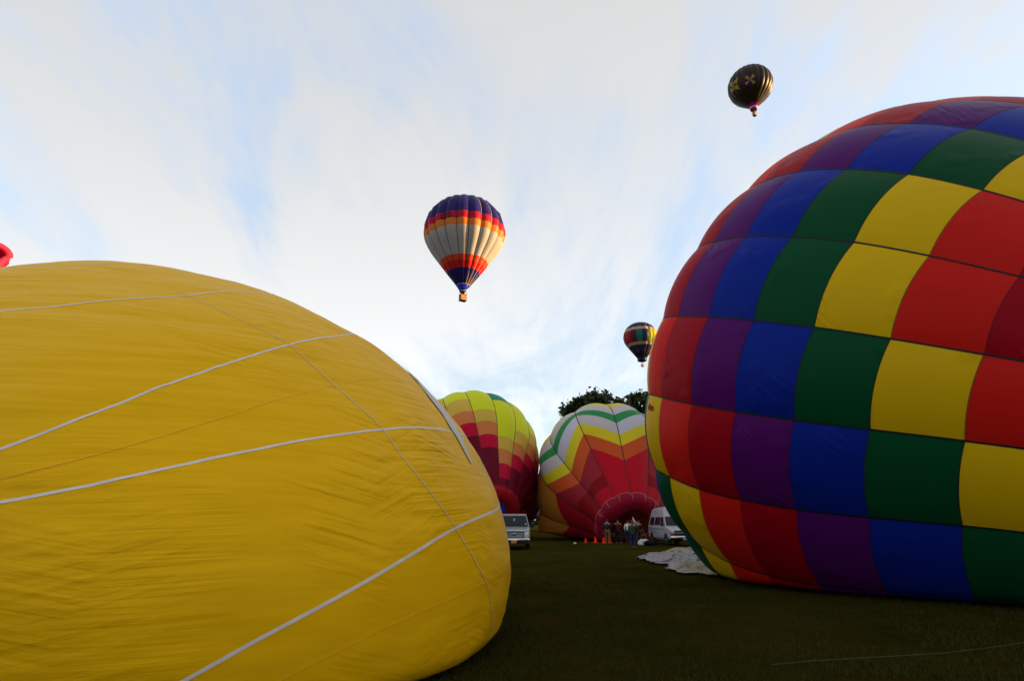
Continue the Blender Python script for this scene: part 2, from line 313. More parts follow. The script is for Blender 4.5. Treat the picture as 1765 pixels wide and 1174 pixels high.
# ---- the rainbow balloon lying on the right
def rainbow():
    x = [12.1622, 12.5495, 3.9296, -0.351, 0.3716, -2.5385, 0.8644, -0.0148]
    h6 = [3.0002, 1.9847, 0.9813, -0.0281, -0.9725, -1.8916]; r6 = [8.2388, 8.2073, 7.9487, 7.5074, 6.8575, 6.0547]
    co = np.array([[0.0039, 0.0132, -0.0525], [0.0419, -0.0386, 0.0809], [-0.0016, -0.037, 0.1068], [-0.0031, -0.0106, -0.0208], [0.0512, -0.0033, 0.0122], [0.1174, -0.0839, -0.1175], [-0.0196, -0.038, -0.0382], [-0.2003, 0.0699, 0.1225], [-0.0712, 0.0008, 0.1068], [-0.0492, 0.0764, -0.1911], [0.0947, -0.0165, -0.2228], [-0.0792, -0.026, 0.0009], [0.2974, -0.0638, -0.0812], [0.0653, -0.0364, 0.0266]])
    js, hs, rs = [], [], []
    for k in range(11, 0, -1): js.append(-k); hs.append(3.0 + 1.6 * (1 - math.exp(-.5 * k))); rs.append(8.25 * math.cos(.136 * k))
    js += [0, 1, 2, 3, 4, 5]; hs += h6; rs += r6
    for k in range(1, 6): js.append(5 + k); hs.append(h6[-1] - .9 * k); rs.append(r6[-1] - .79 * k)
    az, el = x[3], x[4]; a = (math.sin(az) * math.cos(el), math.cos(az) * math.cos(el), math.sin(el))
    sc_ = 1.26; x[:3] = list(EYE + sc_ * (np.array(x[:3]) - EYE)); hs = [q * sc_ for q in hs]; rs = [q * sc_ for q in rs]; co = co * sc_; x[7] /= sc_
    ee = [(i, b) for i in range(5) for b in range(4) if i + b <= 4]
    def corr(j, k):
        kk = (k + 1) % 24 - 1; u = (kk - 3) / 4; v = (j - 2.5) / 3; uc, vc = np.clip(u, -1, 1), np.clip(v, -.95, 1.05)
        w = np.exp(-((u - uc) / .45) ** 2 - ((v - vc) / .7) ** 2)
        return (np.stack([uc ** i * vc ** b for i, b in ee], -1) @ co) * w[:, None]
    env = Env(x[:3], a, 24, js, hs, rs, x[5], -1, x[6], x[7], .012, corr)
    root = thing('hot_air_balloon', 'huge rainbow checked balloon half inflated on its side at the right edge', 'hot air balloon', (x[0], x[1], 0))
    wr = [(38, .24, 3.0, 3.0, .05, .62)]
    cs = [fabric('green_nylon', (.0015, .055, .018), wr), fabric('yellow_nylon', (.60, .365, .003), wr), fabric('scarlet_nylon', (.52, .011, .007), wr), fabric('crimson_nylon', (.28, .0015, .009), wr), fabric('violet_nylon', (.070, .0045, .105), wr), fabric('blue_nylon', (.0025, .016, .22), wr)]
    off = [1, 2, 3, 4, 4, 3, 2, 1]
    P = [(g, p, p, p + 1, p + 1, cs[(p + off[g % 8]) % 6]) for g in range(-4, 20) for p in range(-11, 10)]
    dress(root, env, P, 9, 12, .012)
    bt = mat('black_tape', (.006, .006, .008), .6, .2)
    for k in range(-2, 9):
        V, Fc = ribbon(env, k, -6, 9.9, .046, .010, 90); mk('load_tape', V, Fc, bt, root)
    st = mat('seam_thread', (.03, .012, .018), .7, .1)
    for j in range(-3, 9):
        k = np.linspace(-1.2, 8.2, 150); A, B = env.P(j - .0042, k), env.P(j + .0042, k); M_ = (A + B) / 2; nr = M_ - (env.C + ((M_ - env.C) @ env.a)[:, None] * env.a); nr /= np.linalg.norm(nr, axis=1)[:, None]; A, B = A + nr * .016, B + nr * .016
        mk('seam', np.concatenate([A, B]), [[i, i + 1, 151 + i, 150 + i] for i in range(149)], st, root)
    hid = MB()
    for k in range(9, 22): V, Fc = ribbon(env, k, -6, 9.9, .034, .006, 40); hid.add(V, Fc)
    tag(hid.build('tape_bundle', bt, root, local=False), None, None, None, 'stuff')
    # crown cap and the mouth rim
    V = [env.P(-10.9, k / 4.) for k in range(96)]; c = np.mean(V, 0) + env.a * .15
    mk('crown_cap', V + [c], [[i, (i + 1) % 96, 96] for i in range(96)], cs[5], root)
    mk_tube = MB().tube([env.P(9.97, k / 4.) for k in range(97)], .04); mk_tube.build('mouth_rim', bt, root, local=False)
    # small faded maker's lettering under tape 2, on the yellow panel: slanted strokes
    lb = MB()
    for i, (a0, b0, a1, b1) in enumerate([(.20, .86, .12, .66), (.12, .66, .30, .80), (.30, .80, .24, .62), (.36, .80, .34, .62), (.36, .80, .46, .78), (.34, .62, .44, .62), (.50, .78, .56, .62), (.50, .62, .58, .78), (.62, .78, .64, .62), (.62, .70, .72, .70), (.72, .78, .76, .62)]):
        pts = [env.P(-1 + .22 + (a0 + (a1 - a0) * t) * .62, 1 + .84 + (b0 + (b1 - b0) * t - .7) * .36, .03) for t in (0, .5, 1)]
        lb.tube(pts, .011, 4)
    lb.build('lettering', mat('red_print', (.26, .05, .03), .6), root, local=False)
    return env
RB = rainbow()

# ---- the slumped yellow envelope on the left
def yellow():
    C = np.array([-6.872, 11.957, 3.106]); abc = (8.427, 5.534, 3.633); az, el = -.789, .39
    A = np.array([math.sin(az) * math.cos(el), math.cos(az) * math.cos(el), math.sin(el)]); e1 = np.cross(A, [0, 0, 1.]); e1 /= np.linalg.norm(e1); e2 = np.cross(e1, A)
    M = np.stack([A * abc[0], e1 * abc[1], e2 * abc[2]], 1); Mi = np.linalg.inv(M)
    def hit(px, py):
        d = ray(px, py); o = Mi @ (EYE - C); dd = Mi @ d; a = dd @ dd; b = o @ dd; c = o @ o - 1; D = b * b - a * c
        if D < 0: t = -b / a; u = o + dd * t; u /= np.linalg.norm(u); return C + M @ u
        return EYE + d * ((-b - math.sqrt(D)) / a)
    def nrm(p): n = Mi.T @ (Mi @ (p - C)); return n / np.linalg.norm(n)
    def onto(p): u = Mi @ (p - C); return C + M @ (u / np.linalg.norm(u))
    rel = lambda p: .05 * noise.noise(Vector(p) * .55) + .016 * noise.noise((p[0] * 1.1, p[1] * 1.1, p[2] * 3.4)) + .008 * noise.noise((p[0] * 3, p[1] * 3, p[2] * 9))
    def lie(p, up=0.):                     # from the smooth form to the creased, ground-resting cloth
        q = p + nrm(p) * (rel(p) + up); z = q[2]
        q[2] = z if z > .3 else .015 + up + .285 * math.exp((z - .3) / .285)
        return q
    def curve(pix, ext0, ext1, step=.12):
        pp = np.array(pix, float); s = np.concatenate([[0], np.cumsum(np.hypot(*np.diff(pp, axis=0).T))]); t = np.arange(0, s[-1], 9)
        pts = [hit(pchip(s, pp[:, 0], np.array([q]))[0], pchip(s, pp[:, 1], np.array([q]))[0]) for q in t] + [hit(*pp[-1])]
        def march(a, b, n):
            d = b - a; d /= np.linalg.norm(d); out = []
            for _ in range(n):
                p = onto(b + d * step); d = p - b; d /= np.linalg.norm(d); out.append(p); b = p
            return out
        return march(pts[1], pts[0], int(ext0 / step))[::-1] + pts + march(pts[-2], pts[-1], int(ext1 / step))
    tapes = {0: [(0, 465), (22, 462.5), (45, 460.5), (105, 459), (150, 456.5)],
             1: [(0, 538), (90, 527), (160, 519), (240, 511.5), (320, 507), (380, 504), (430, 504.5), (470, 509)],
             2: [(0, 776), (120, 728), (250, 676), (390, 626), (500, 595), (560, 581), (600, 577.5)],
             3: [(0, 866), (190, 828), (400, 783), (560, 753), (660, 741), (730, 737.5), (768, 742)],
             4: [(315, 1174), (450, 1100), (600, 1020), (700, 962), (785, 911), (850, 882)]}
    seams = {0: [(320, 506), (400, 545), (500, 597), (570, 655), (620, 700), (660, 742), (700, 798), (740, 850), (785, 912), (822, 972), (845, 1022), (850, 1070)]}
    faint = {0: [(0, 826), (200, 772), (400, 712), (540, 670), (620, 655), (680, 655)], 1: [(480, 1174), (600, 1113), (700, 1066), (800, 1022), (866, 988)]}
    # the cloth as one fine grid
    nu, nv = 300, 190; TH = np.linspace(0.02, math.pi - .02, nv + 1); PHI = np.linspace(0, 2 * math.pi, nu + 1)
    ph, th = np.meshgrid(PHI, TH, indexing='ij'); U = np.stack([np.cos(ph) * np.sin(th), np.sin(ph) * np.sin(th), np.cos(th)], -1)
    S0 = C + U @ M.T; nn = U @ Mi; nn /= np.linalg.norm(nn, axis=-1, keepdims=True)
    r = np.array([rel(p) for p in S0.reshape(-1, 3)]).reshape(nu + 1, nv + 1); r[-1] = r[0]
    X = S0 + nn * r[..., None]; z = X[..., 2]; X[..., 2] = np.where(z > .3, z, .015 + .285 * np.exp((np.minimum(z, .3) - .3) / .285))
    du = np.gradient(X, axis=0); du[0] = du[-1] = X[1] - X[-2]; dv = np.gradient(X, axis=1); n = np.cross(du, dv); n /= np.linalg.norm(n, axis=-1, keepdims=True) + 1e-12
    if (n * nn).sum() < 0: n = -n
    t2 = hit(500, 595) - hit(100, 736); t2 /= np.linalg.norm(t2); up2 = np.cross(np.cross(t2, [0, 0, 1.]), t2); up2 /= np.linalg.norm(up2)
    uv = np.stack([X @ t2, X @ up2], -1)
    root = thing('hot_air_balloon', 'big plain yellow balloon slumped on the grass at the left, crossed by white tapes', 'hot air balloon', (-6.9, 12, 0))
    ym = mat('yellow_cloth', (.76, .41, .0025), .5, .05, transl=.04, slack=(.8, 4.6, .30, 1.45), bump=[(30, .22, 2.2, 1.3, .075, None), (48, .15, 3.2, 2.9, .075, .6), (27, .13, 3.0, 3.3, .065, .45), (8, .12, 3.4, 2.6, .05, .5)])
    # panels: which tapes and seams a piece of cloth lies between
    Pj = proj(S0.reshape(-1, 3)).reshape(nu + 1, nv + 1, 3)
    def yat(poly, x): p = np.array(poly, float); sl0 = (p[1, 1] - p[0, 1]) / (p[1, 0] - p[0, 0]); sl1 = (p[-1, 1] - p[-2, 1]) / (p[-1, 0] - p[-2, 0]); return np.where(x < p[0, 0], p[0, 1] + (x - p[0, 0]) * sl0, np.where(x > p[-1, 0], p[-1, 1] + (x - p[-1, 0]) * sl1, np.interp(x, p[:, 0], p[:, 1])))
    fc = (Pj[:-1, :-1] + Pj[1:, 1:]) / 2; fcx, fcy = fc[..., 0], fc[..., 1]
    cS = (X[:-1, :-1] + X[1:, 1:]) / 2; cn = (nn[:-1, :-1] + nn[1:, 1:]) / 2; vis = (((EYE - cS) * cn).sum(-1) > 0) & (cS[..., 2] > .06) & (fc[..., 2] > .5)
    band = np.zeros(fcx.shape, int)
    for k in (1, 2, 3, 4): band += (fcy > yat(tapes[k], fcx)).astype(int)
    sp = np.array(seams[0], float); right = fcx > np.interp(fcy, sp[:, 1], sp[:, 0], left=300, right=850)
    fa = fcy > yat(faint[0], fcx); fb = fcy > yat(faint[1], fcx)
    idx = np.where(vis, 1 + band * 4 + right * 2 + np.where(band == 2, fa, np.where(band == 4, fb, 0)), 0)
    ids = np.arange((nu + 1) * (nv + 1)).reshape(nu + 1, nv + 1)
    Q = np.stack([ids[:-1, :-1], ids[:-1, 1:], ids[1:, 1:], ids[1:, :-1]], -1)
    q0 = X[nu // 3, nv // 3]; w = np.cross(X[nu // 3, nv // 3 + 1] - q0, X[nu // 3 + 1, nv // 3] - q0) @ n[nu // 3, nv // 3]
    if w < 0: Q = Q[..., ::-1]
    XF, NF, UF = X.reshape(-1, 3), n.reshape(-1, 3), uv.reshape(-1, 2)
    for k in np.unique(idx):
        q = Q[idx == k]; us, inv = np.unique(q, return_inverse=True)
        o = mk('panel' if k else 'envelope', XF[us], inv.reshape(-1, 4), ym, root, NF[us], UF[us])
        if not k: tag(o, None, None, None, 'stuff')
    def strip(name, pts, w, m, lift=.012):
        pts = np.array(pts); d = np.gradient(pts, axis=0); V = []
        for p, t in zip(pts, d):
            s = np.cross(t, nrm(p)); s /= np.linalg.norm(s)
            for a, l in ((-w / 2, lift), (0, lift + w * .03), (w / 2, lift)): V.append(lie(onto(p + s * a), l))
        return mk(name, V, [[i * 3 + c, i * 3 + c + 1, i * 3 + c + 4, i * 3 + c + 3] for i in range(len(pts) - 1) for c in (0, 1)], m, root)
    wt = mat('white_tape', (.66, .58, .53), .7, .1, var=(6, .08)); th_ = mat('grey_thread', (.56, .46, .26), .6, .3); ot = mat('orange_seam', (.88, .42, .004), .6, .3)
    for k, pix in tapes.items(): strip('load_tape', curve(pix, 5, 4), .034 if k else .028, wt, .004)
    for k, pix in seams.items(): strip('horizontal_seam', curve(pix, .3, .3), .015, th_)
    for k, pix in faint.items(): strip('panel_seam', curve(pix, 3, 2), .010, ot, .006)
    # the pale panel just past the shoulder
    pb = [hit(*p) for p in ((692, 632), (716, 655), (739, 684), (760, 712), (777, 737), (788, 755), (800, 775), (814, 800))]
    ww = [.05, .3, .5, .6, .5, .35, .2, .05]; V = []; nn_ = 6
    for p, w in zip(pb, ww):
        d = np.array([p[0], p[1], 0]); d -= nrm(p) * (d @ nrm(p)); d /= np.linalg.norm(d)
        for i in range(nn_ + 1): V.append(lie(onto(p + d * w * i / nn_), .02 + .05 * math.sin(math.pi * i / nn_) * min(1, w)))
    mk('pale_panel', V, grid_faces(len(pb) - 1, nn_), mat('pale_cloth', (.50, .46, .45), .6, .3), root)
yellow()

# ---- middle left: green-topped, maroon-skirted balloon
def staircase_balloon():
    R = 6.9; C = at(811, 789, 60); js, hs, rs = std_prof(R, 122, .30)
    mouth = at(850, 897, 52.5); ax = C - mouth
    N = 18
    env = Env(C, ax, N, js, hs, rs, 0, 1, 1, 0, .03); env.corr = barrel(env, 1.25)
    # roll the tapes so that one lies where the photograph has it
    best = min(np.linspace(0, 2 * math.pi / N, 40), key=lambda p: (setattr(env, 'ph0', p), min(abs(proj(env.P(.5, k)[None])[0][0] - 848.5) + (0 if proj(env.P(.5, k)[None])[0][1] < 850 else 1e3) for k in range(N)))[1])
    env.ph0 = best
    k2 = min(range(N), key=lambda k: abs(proj(env.P(.5, k)[None])[0][0] - 848.5) + (0 if proj(env.P(.5, k)[None])[0][1] < 850 else 1e3))
    rt = 1 if proj(env.P(.5, k2 + 1)[None])[0][0] > 848.5 else -1
    root = thing('hot_air_balloon', 'standing balloon stepping from lime green top to maroon, behind the silver van', 'hot air balloon', (C[0], C[1], 0))
    c = {n: fabric(n + '_cloth', v, [(30, .4, 2.5, 1.2, .02, None)], transl=.15) for n, v in dict(green=(.03, .24, .12), lime=(.66, .68, .015), tan=(.64, .42, .06), apricot=(.64, .20, .06), ruby=(.54, .006, .035), maroon=(.15, .005, .02), red=(.40, .012, .02)).items()}
    j = np.linspace(.02, .98, 400); pr = proj(env.P(j, np.full(400, k2 + 1e-4)))
    want = [690, 710, 730, 752, 774, 799, 824, 838]
    a = int(np.argmin(pr[:, 1])); cut = [float(np.interp(y, pr[a:, 1], j[a:])) for y in want]
    st = cut[1] - cut[0]; top = []; q = cut[0]
    while q - st > .03: q -= st; top.insert(0, q)
    cuts = [0.0] + top + cut[:-1]; b0 = len(top) + 1          # row index b0 ends at y=710
    q = cuts[-1]
    while q + .04 < .93: q += .04; cuts.append(q)
    cuts += [.945, .96]
    offs = {0: 3, 1: 2, 2: 1, 3: 0, 4: -1, 5: -2, -1: 1, -2: 0, -3: -1, -4: -2}
    def colour(row, col):
        d = row - (b0 + offs.get(col, 0))                      # 0: first tan row when col's step is counted
        if row == len(cuts) - 2: return c['red']
        seq = {0: 'tan', 1: 'apricot', 2: 'ruby', 3: 'maroon', 4: 'maroon', 5: 'maroon', 6: 'maroon', 7: 'ruby', 8: 'apricot', 9: 'tan', 10: 'tan'}
        if d < -3: return c['green']
        if d < 0: return c['lime']
        return c[seq.get(d, 'maroon')]
    P = []
    for gg in range(N):
        col = (gg if rt == 1 else -gg - 1); col = (col + N // 2) % N - N // 2     # col 0: just right of that tape
        for r in range(len(cuts) - 1): P.append((k2 + gg, cuts[r], cuts[r], cuts[r + 1], cuts[r + 1], colour(r, col)))
    dress(root, env, P, 3, 8, .0)
    bt = mat('dark_tape', (.05, .012, .012), .7)
    for k in range(N): V, Fc = ribbon(env, k, .02, .955, .05, .012, 40); mk('load_tape', V, Fc, bt, root)
    # skirt ring and blue inner scoop in the mouth
    m = env.P(.96, np.linspace(0, N, 73)[:-1]); cm = m.mean(0); n = len(m); V = []
    for s, d in ((1, 0), (.8, .45), (.55, .2)): V += (cm + (m - cm) * s - env.a * d).tolist()
    V = np.array(V); V[:, 2] = np.maximum(V[:, 2], .03)
    mk('mouth_skirt', V, [[r * n + i, r * n + (i + 1) % n, (r + 1) * n + (i + 1) % n, (r + 1) * n + i] for r in (0, 1) for i in range(n)], c['red'], root)
    V = []
    for s, d in ((.54, .18), (.5, .9), (.3, 1.2), (.02, 1.25)): V += (cm + (m - cm) * s - env.a * d).tolist()
    V = np.array(V); V[:, 2] = np.maximum(V[:, 2], .03)
    mk('scoop', V, [[r * n + i, r * n + (i + 1) % n, (r + 1) * n + (i + 1) % n, (r + 1) * n + i] for r in (0, 1, 2) for i in range(n)], fabric('blue_cloth', (.01, .02, .30)), root)
staircase_balloon()

# ---- middle right: chevron balloon with its open mouth towards us
def chevron_balloon():
    R = 6.55; C = at(1046, 812, 58); js, hs, rs = std_prof(R, 118, .36, .95)
    mouth = at(1087, 909, 50.5); ax = C - mouth; N = 12
    env = Env(C, ax, N, js, hs, rs, 0, 1, 1, 0, .045); env.corr = barrel(env, 1.04)
    def near(p): env.ph0 = p; return min(math.hypot(proj(env.P(.55, k)[None])[0][0] - 1059, (proj(env.P(.55, k)[None])[0][1] - 763) * .4) for k in range(N))
    env.ph0 = min(np.linspace(0, 2 * math.pi / N, 60), key=near)
    kc = min(range(N), key=lambda k: math.hypot(proj(env.P(.55, k)[None])[0][0] - 1059, (proj(env.P(.55, k)[None])[0][1] - 763) * .4))
    root = thing('hot_air_balloon', 'red balloon with zigzag green, white and yellow chevrons and a round open mouth', 'hot air balloon', (C[0], C[1], 0))
    c = {n: fabric(n + '_chevron', v, [(30, .4, 2.5, 1.0, .03, None)], transl=.16) for n, v in dict(green=(.03, .24, .07), white=(.52, .46, .47), lilac=(.52, .48, .56), yellow=(.66, .52, .02), orange=(.58, .085, .02), red=(.50, .006, .018), wine=(.33, .02, .03), rust=(.34, .12, .015), deep=(.26, .006, .010)).items()}
    j = np.linspace(.02, .98, 500)
    def on(k, ys):
        p = proj(env.P(j, np.full(500, k + 1e-4))); a = int(np.argmin(p[:, 1])); return [float(np.interp(y, p[a:, 1], j[a:])) for y in ys]
    low = on(kc, [690, 704, 716, 730, 749.5, 769, 794]); low[0] = low[1] - .045; 
    d_ = 1 if proj(env.P(.55, kc + 1)[None])[0][0] < 1059 else -1
    high = on(kc + d_, [0, 0, 713.5, 718, 730.5, 748, 773]); st = high[3] - high[2]; high[1] = high[2] - (low[2] - low[1]); high[0] = high[1] - (low[1] - low[0])
    low = [max(.02, q) for q in low]; high = [max(.012 + .004 * i, q) for i, q in enumerate(high)]
    lo2, hi2 = min(.86, low[-1] + .20), min(.84, high[-1] + .16); P = []
    names = ['yellow', 'white', 'green', 'lilac', 'yellow', 'orange']
    lo2, hi2 = min(.86, low[-1] + .20), min(.84, high[-1] + .16)
    g0 = kc if d_ == 1 else kc - 1                      # a gore seen face on: how far its bands must dip to run straight
    def straight(a, b):
        L, R = (a, b) if d_ == 1 else (b, a); e0, e1_ = proj(env.P(L, g0 + 1e-4)[None])[0], proj(env.P(R, g0 + 1 - 1e-4)[None])[0]; want = (e0[1] + e1_[1]) / 2
        dd = np.linspace(0, .2, 80); y = proj(env.P((L + R) / 2 + dd, np.full(80, g0 + .5)))[:, 1]; return float(np.interp(want, y, dd)) if y[-1] > want else .1
    D = [straight(a, b) * f for a, b, f in zip(low, high, (.0, .2, .3, .4, .75, .9, .95))]
    for g in range(N):
        a = kc + g; A = low if g % 2 == 0 else high; B = high if g % 2 == 0 else low
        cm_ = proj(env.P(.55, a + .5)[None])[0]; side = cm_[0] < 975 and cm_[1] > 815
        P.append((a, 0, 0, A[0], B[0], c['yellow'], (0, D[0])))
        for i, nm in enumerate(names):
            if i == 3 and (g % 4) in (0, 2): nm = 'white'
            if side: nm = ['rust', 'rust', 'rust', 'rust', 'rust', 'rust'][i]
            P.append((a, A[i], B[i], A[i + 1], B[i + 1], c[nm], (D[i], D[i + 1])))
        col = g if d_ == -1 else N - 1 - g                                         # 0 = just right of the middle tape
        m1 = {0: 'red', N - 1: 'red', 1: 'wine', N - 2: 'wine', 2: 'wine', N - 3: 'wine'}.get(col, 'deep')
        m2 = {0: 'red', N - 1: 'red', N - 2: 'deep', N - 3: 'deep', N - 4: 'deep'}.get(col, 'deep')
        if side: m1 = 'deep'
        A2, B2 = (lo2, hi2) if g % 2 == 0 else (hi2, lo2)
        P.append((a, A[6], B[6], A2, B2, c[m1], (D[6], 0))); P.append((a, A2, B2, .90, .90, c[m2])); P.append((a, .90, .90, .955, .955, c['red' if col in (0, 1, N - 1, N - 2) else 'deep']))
    dress(root, env, P, 5, 10, .0)
    bt = mat('seam_black', (.02, .008, .008), .7)
    for k in range(N): V, Fc = ribbon(env, k, .02, .955, .07, .015, 40); mk('load_tape', V, Fc, bt, root)
    K = np.linspace(0, N, 97)[:-1]; m = env.P(.955, K); cm = m.mean(0); n = len(m)
    ring = MB().tube(np.vstack([m, m[:1]]) - env.a * .05, .025); ring.build('mouth_rim', mat('pale_webbing', (.32, .17, .17), .7), root, local=False)
    # throat cloth drooping inward from the rim, pulled down at the upper left
    V = []; inw = [(1, .02), (.97, .5), (.80, .75), (.60, .55)]
    for s, d in inw:
        for i, p in enumerate(m):
            q = cm + (p - cm) * s - env.a * d
            if s < .9: t = (p - cm); up = t[2] / (np.linalg.norm(t) + 1e-9); left = max(0, -(t[0])) / 2.4; q[2] -= (.25 + .75 * left) * max(0, up) * (1 - s) * 2.0
            q[2] = max(q[2], .03); V.append(q)
    mk('throat_cloth', V, [[r * n + i, r * n + (i + 1) % n, (r + 1) * n + (i + 1) % n, (r + 1) * n + i] for r in range(3) for i in range(n)], fabric('rose_cloth', (.31, .009, .03), transl=.2), root)
    V = [(cm + (p - cm) * 1.25 + env.a * 1.7).tolist() for p in m] + [(cm + env.a * 2.1).tolist()]; V = np.array(V); V[:, 2] = np.maximum(V[:, 2], .03)
    mk('glow_disc', V, [[i, (i + 1) % n, n] for i in range(n)], fabric('glow_orange_cloth', (.50, .09, .012)), root)  # added disc; its orange stands for light glowing through the envelope
    wb = mat('pale_webbing', (.32, .17, .17), .7)
    for i in range(n):
        if i % 6 == 0 and m[i][2] > cm[2] + .5:
            p = m[i]; MB().tube([p - env.a * .06, cm + (p - cm) * .97 - env.a * .5, cm + (p - cm) * .90 - env.a * .64], .022, 5).build('mouth_strap', wb, root, local=False)
    rp = mat('rope_brown', (.05, .035, .025), .8)
    for a, b in (((1104, 906), (1120, 936)), ((1106, 908), (1117, 937)), ((1098, 905), (1088, 934))):
        pb = gnd(*b); pa = at(a[0], a[1], np.hypot(pb[0], pb[1]) + 1.2); MB().tube([pa, (pa + pb) / 2 - [0, 0, .06], pb], .03, 5).build('rope', rp, root, local=False)
chevron_balloon()

# ------------------------------------------------------------------ balloons in the air
WICK = mat('wicker', (.36, .16, .045), .75, .2, var=(9, .35)); IRON = mat('burner_steel', (.10, .10, .11), .4, .5, .7); CABLE = mat('cable', (.06, .05, .05), .6); LEATH = mat('dark_leather', (.05, .025, .015), .6)
def basket(root, top, size, gap, mouth_pts, yaw):
    """wicker basket below the mouth; top: centre of the mouth ring"""
    c = np.array(top) - [0, 0, gap + size[2] / 2]; w, d, h = size
    b = MB(); b.box(c, (w, d, h), yaw, .08)
    bk = b.build('basket', WICK, root, local=False)
    ca, sa = math.cos(yaw), math.sin(yaw); cor = [c + [x * ca - y * sa, x * sa + y * ca, 0] for x, y in ((-w / 2 + .05, -d / 2 + .05), (w / 2 - .05, -d / 2 + .05), (w / 2 - .05, d / 2 - .05), (-w / 2 + .05, d / 2 - .05))]
    r = MB(); r.tube([p + [0, 0, h / 2 + .03] for p in cor + cor[:1]], .07, 6); r.build('rim', LEATH, bk, local=False)
    r = MB(); r.box(c - [0, 0, h / 2 + .02], (w * .98, d * .98, .10), yaw, .02); r.build('scuff_band', LEATH, bk, local=False)
    f = MB(); fz = c[2] + h / 2 + .95
    for p in cor: f.tube([p + [0, 0, h / 2], np.array([c[0] + (p[0] - c[0]) * .75, c[1] + (p[1] - c[1]) * .75, fz])], .035, 5)
    fr = [np.array([c[0] + (p[0] - c[0]) * .75, c[1] + (p[1] - c[1]) * .75, fz]) for p in cor]; f.tube(fr + fr[:1], .04, 5); f.build('burner_frame', IRON, root, local=False)
    for s in (-.2, .2):
        q = c + [s * ca, s * sa, fz - c[2]]; MB().lathe(q, [(-.15, .10), (0, .13), (.25, .15), (.45, .12)], n=10).build('burner', IRON, root, local=False)
    for i, p in enumerate(mouth_pts): MB().tube([p, fr[i % 4]], .02, 4).build('cable', CABLE, root, local=False)
    return c
def flying(px, py, halfpx, R, label, N, end, rm, flat, ph, bulge=.035):
    d0 = ray(px, py); d0 = d0 / np.linalg.norm(d0); dz = d0 @ FW
    dist = R / (halfpx / F) * 1 / dz * (1 / 1.0)
    off = np.linalg.norm((ray(px, py) - FW)); dist = R * F / halfpx * math.sqrt(1 + 0 * off)      # depth along the lens axis
    C = EYE + ray(px, py) * dist
    js, hs, rs = std_prof(R, end, rm, flat); env = Env(C, (0, 0, 1), N, js, hs, rs, ph, 1, 1, 0, bulge)
    bz = C[2] + hs[-1] - 5
    root = thing('hot_air_balloon', label, 'hot air balloon', (C[0], C[1], bz)); return env, root
def rows(env, marks):                      # profile places whose front shows at the given heights (px)
    j = np.linspace(.01, .99, 600); th = math.atan2(EYE[1] - env.C[1], EYE[0] - env.C[0])
    ks = np.linspace(0, env.N, 200); P = env.P(np.full(200, .4), ks); k = ks[int(np.argmin(np.linalg.norm(P[:, :2] - EYE[:2], axis=1)))]
    p = proj(env.P(j, np.full(600, k))); a = int(np.argmin(p[:, 1])); return [float(np.interp(y, p[a:, 1], j[a:])) for y in marks]
def bands(env, cuts, mats, gores=None): return [(g, cuts[i], cuts[i], cuts[i + 1], cuts[i + 1], (mats[i](g) if callable(mats[i]) else mats[i])) for g in range(env.N) for i in range(len(cuts) - 1)]

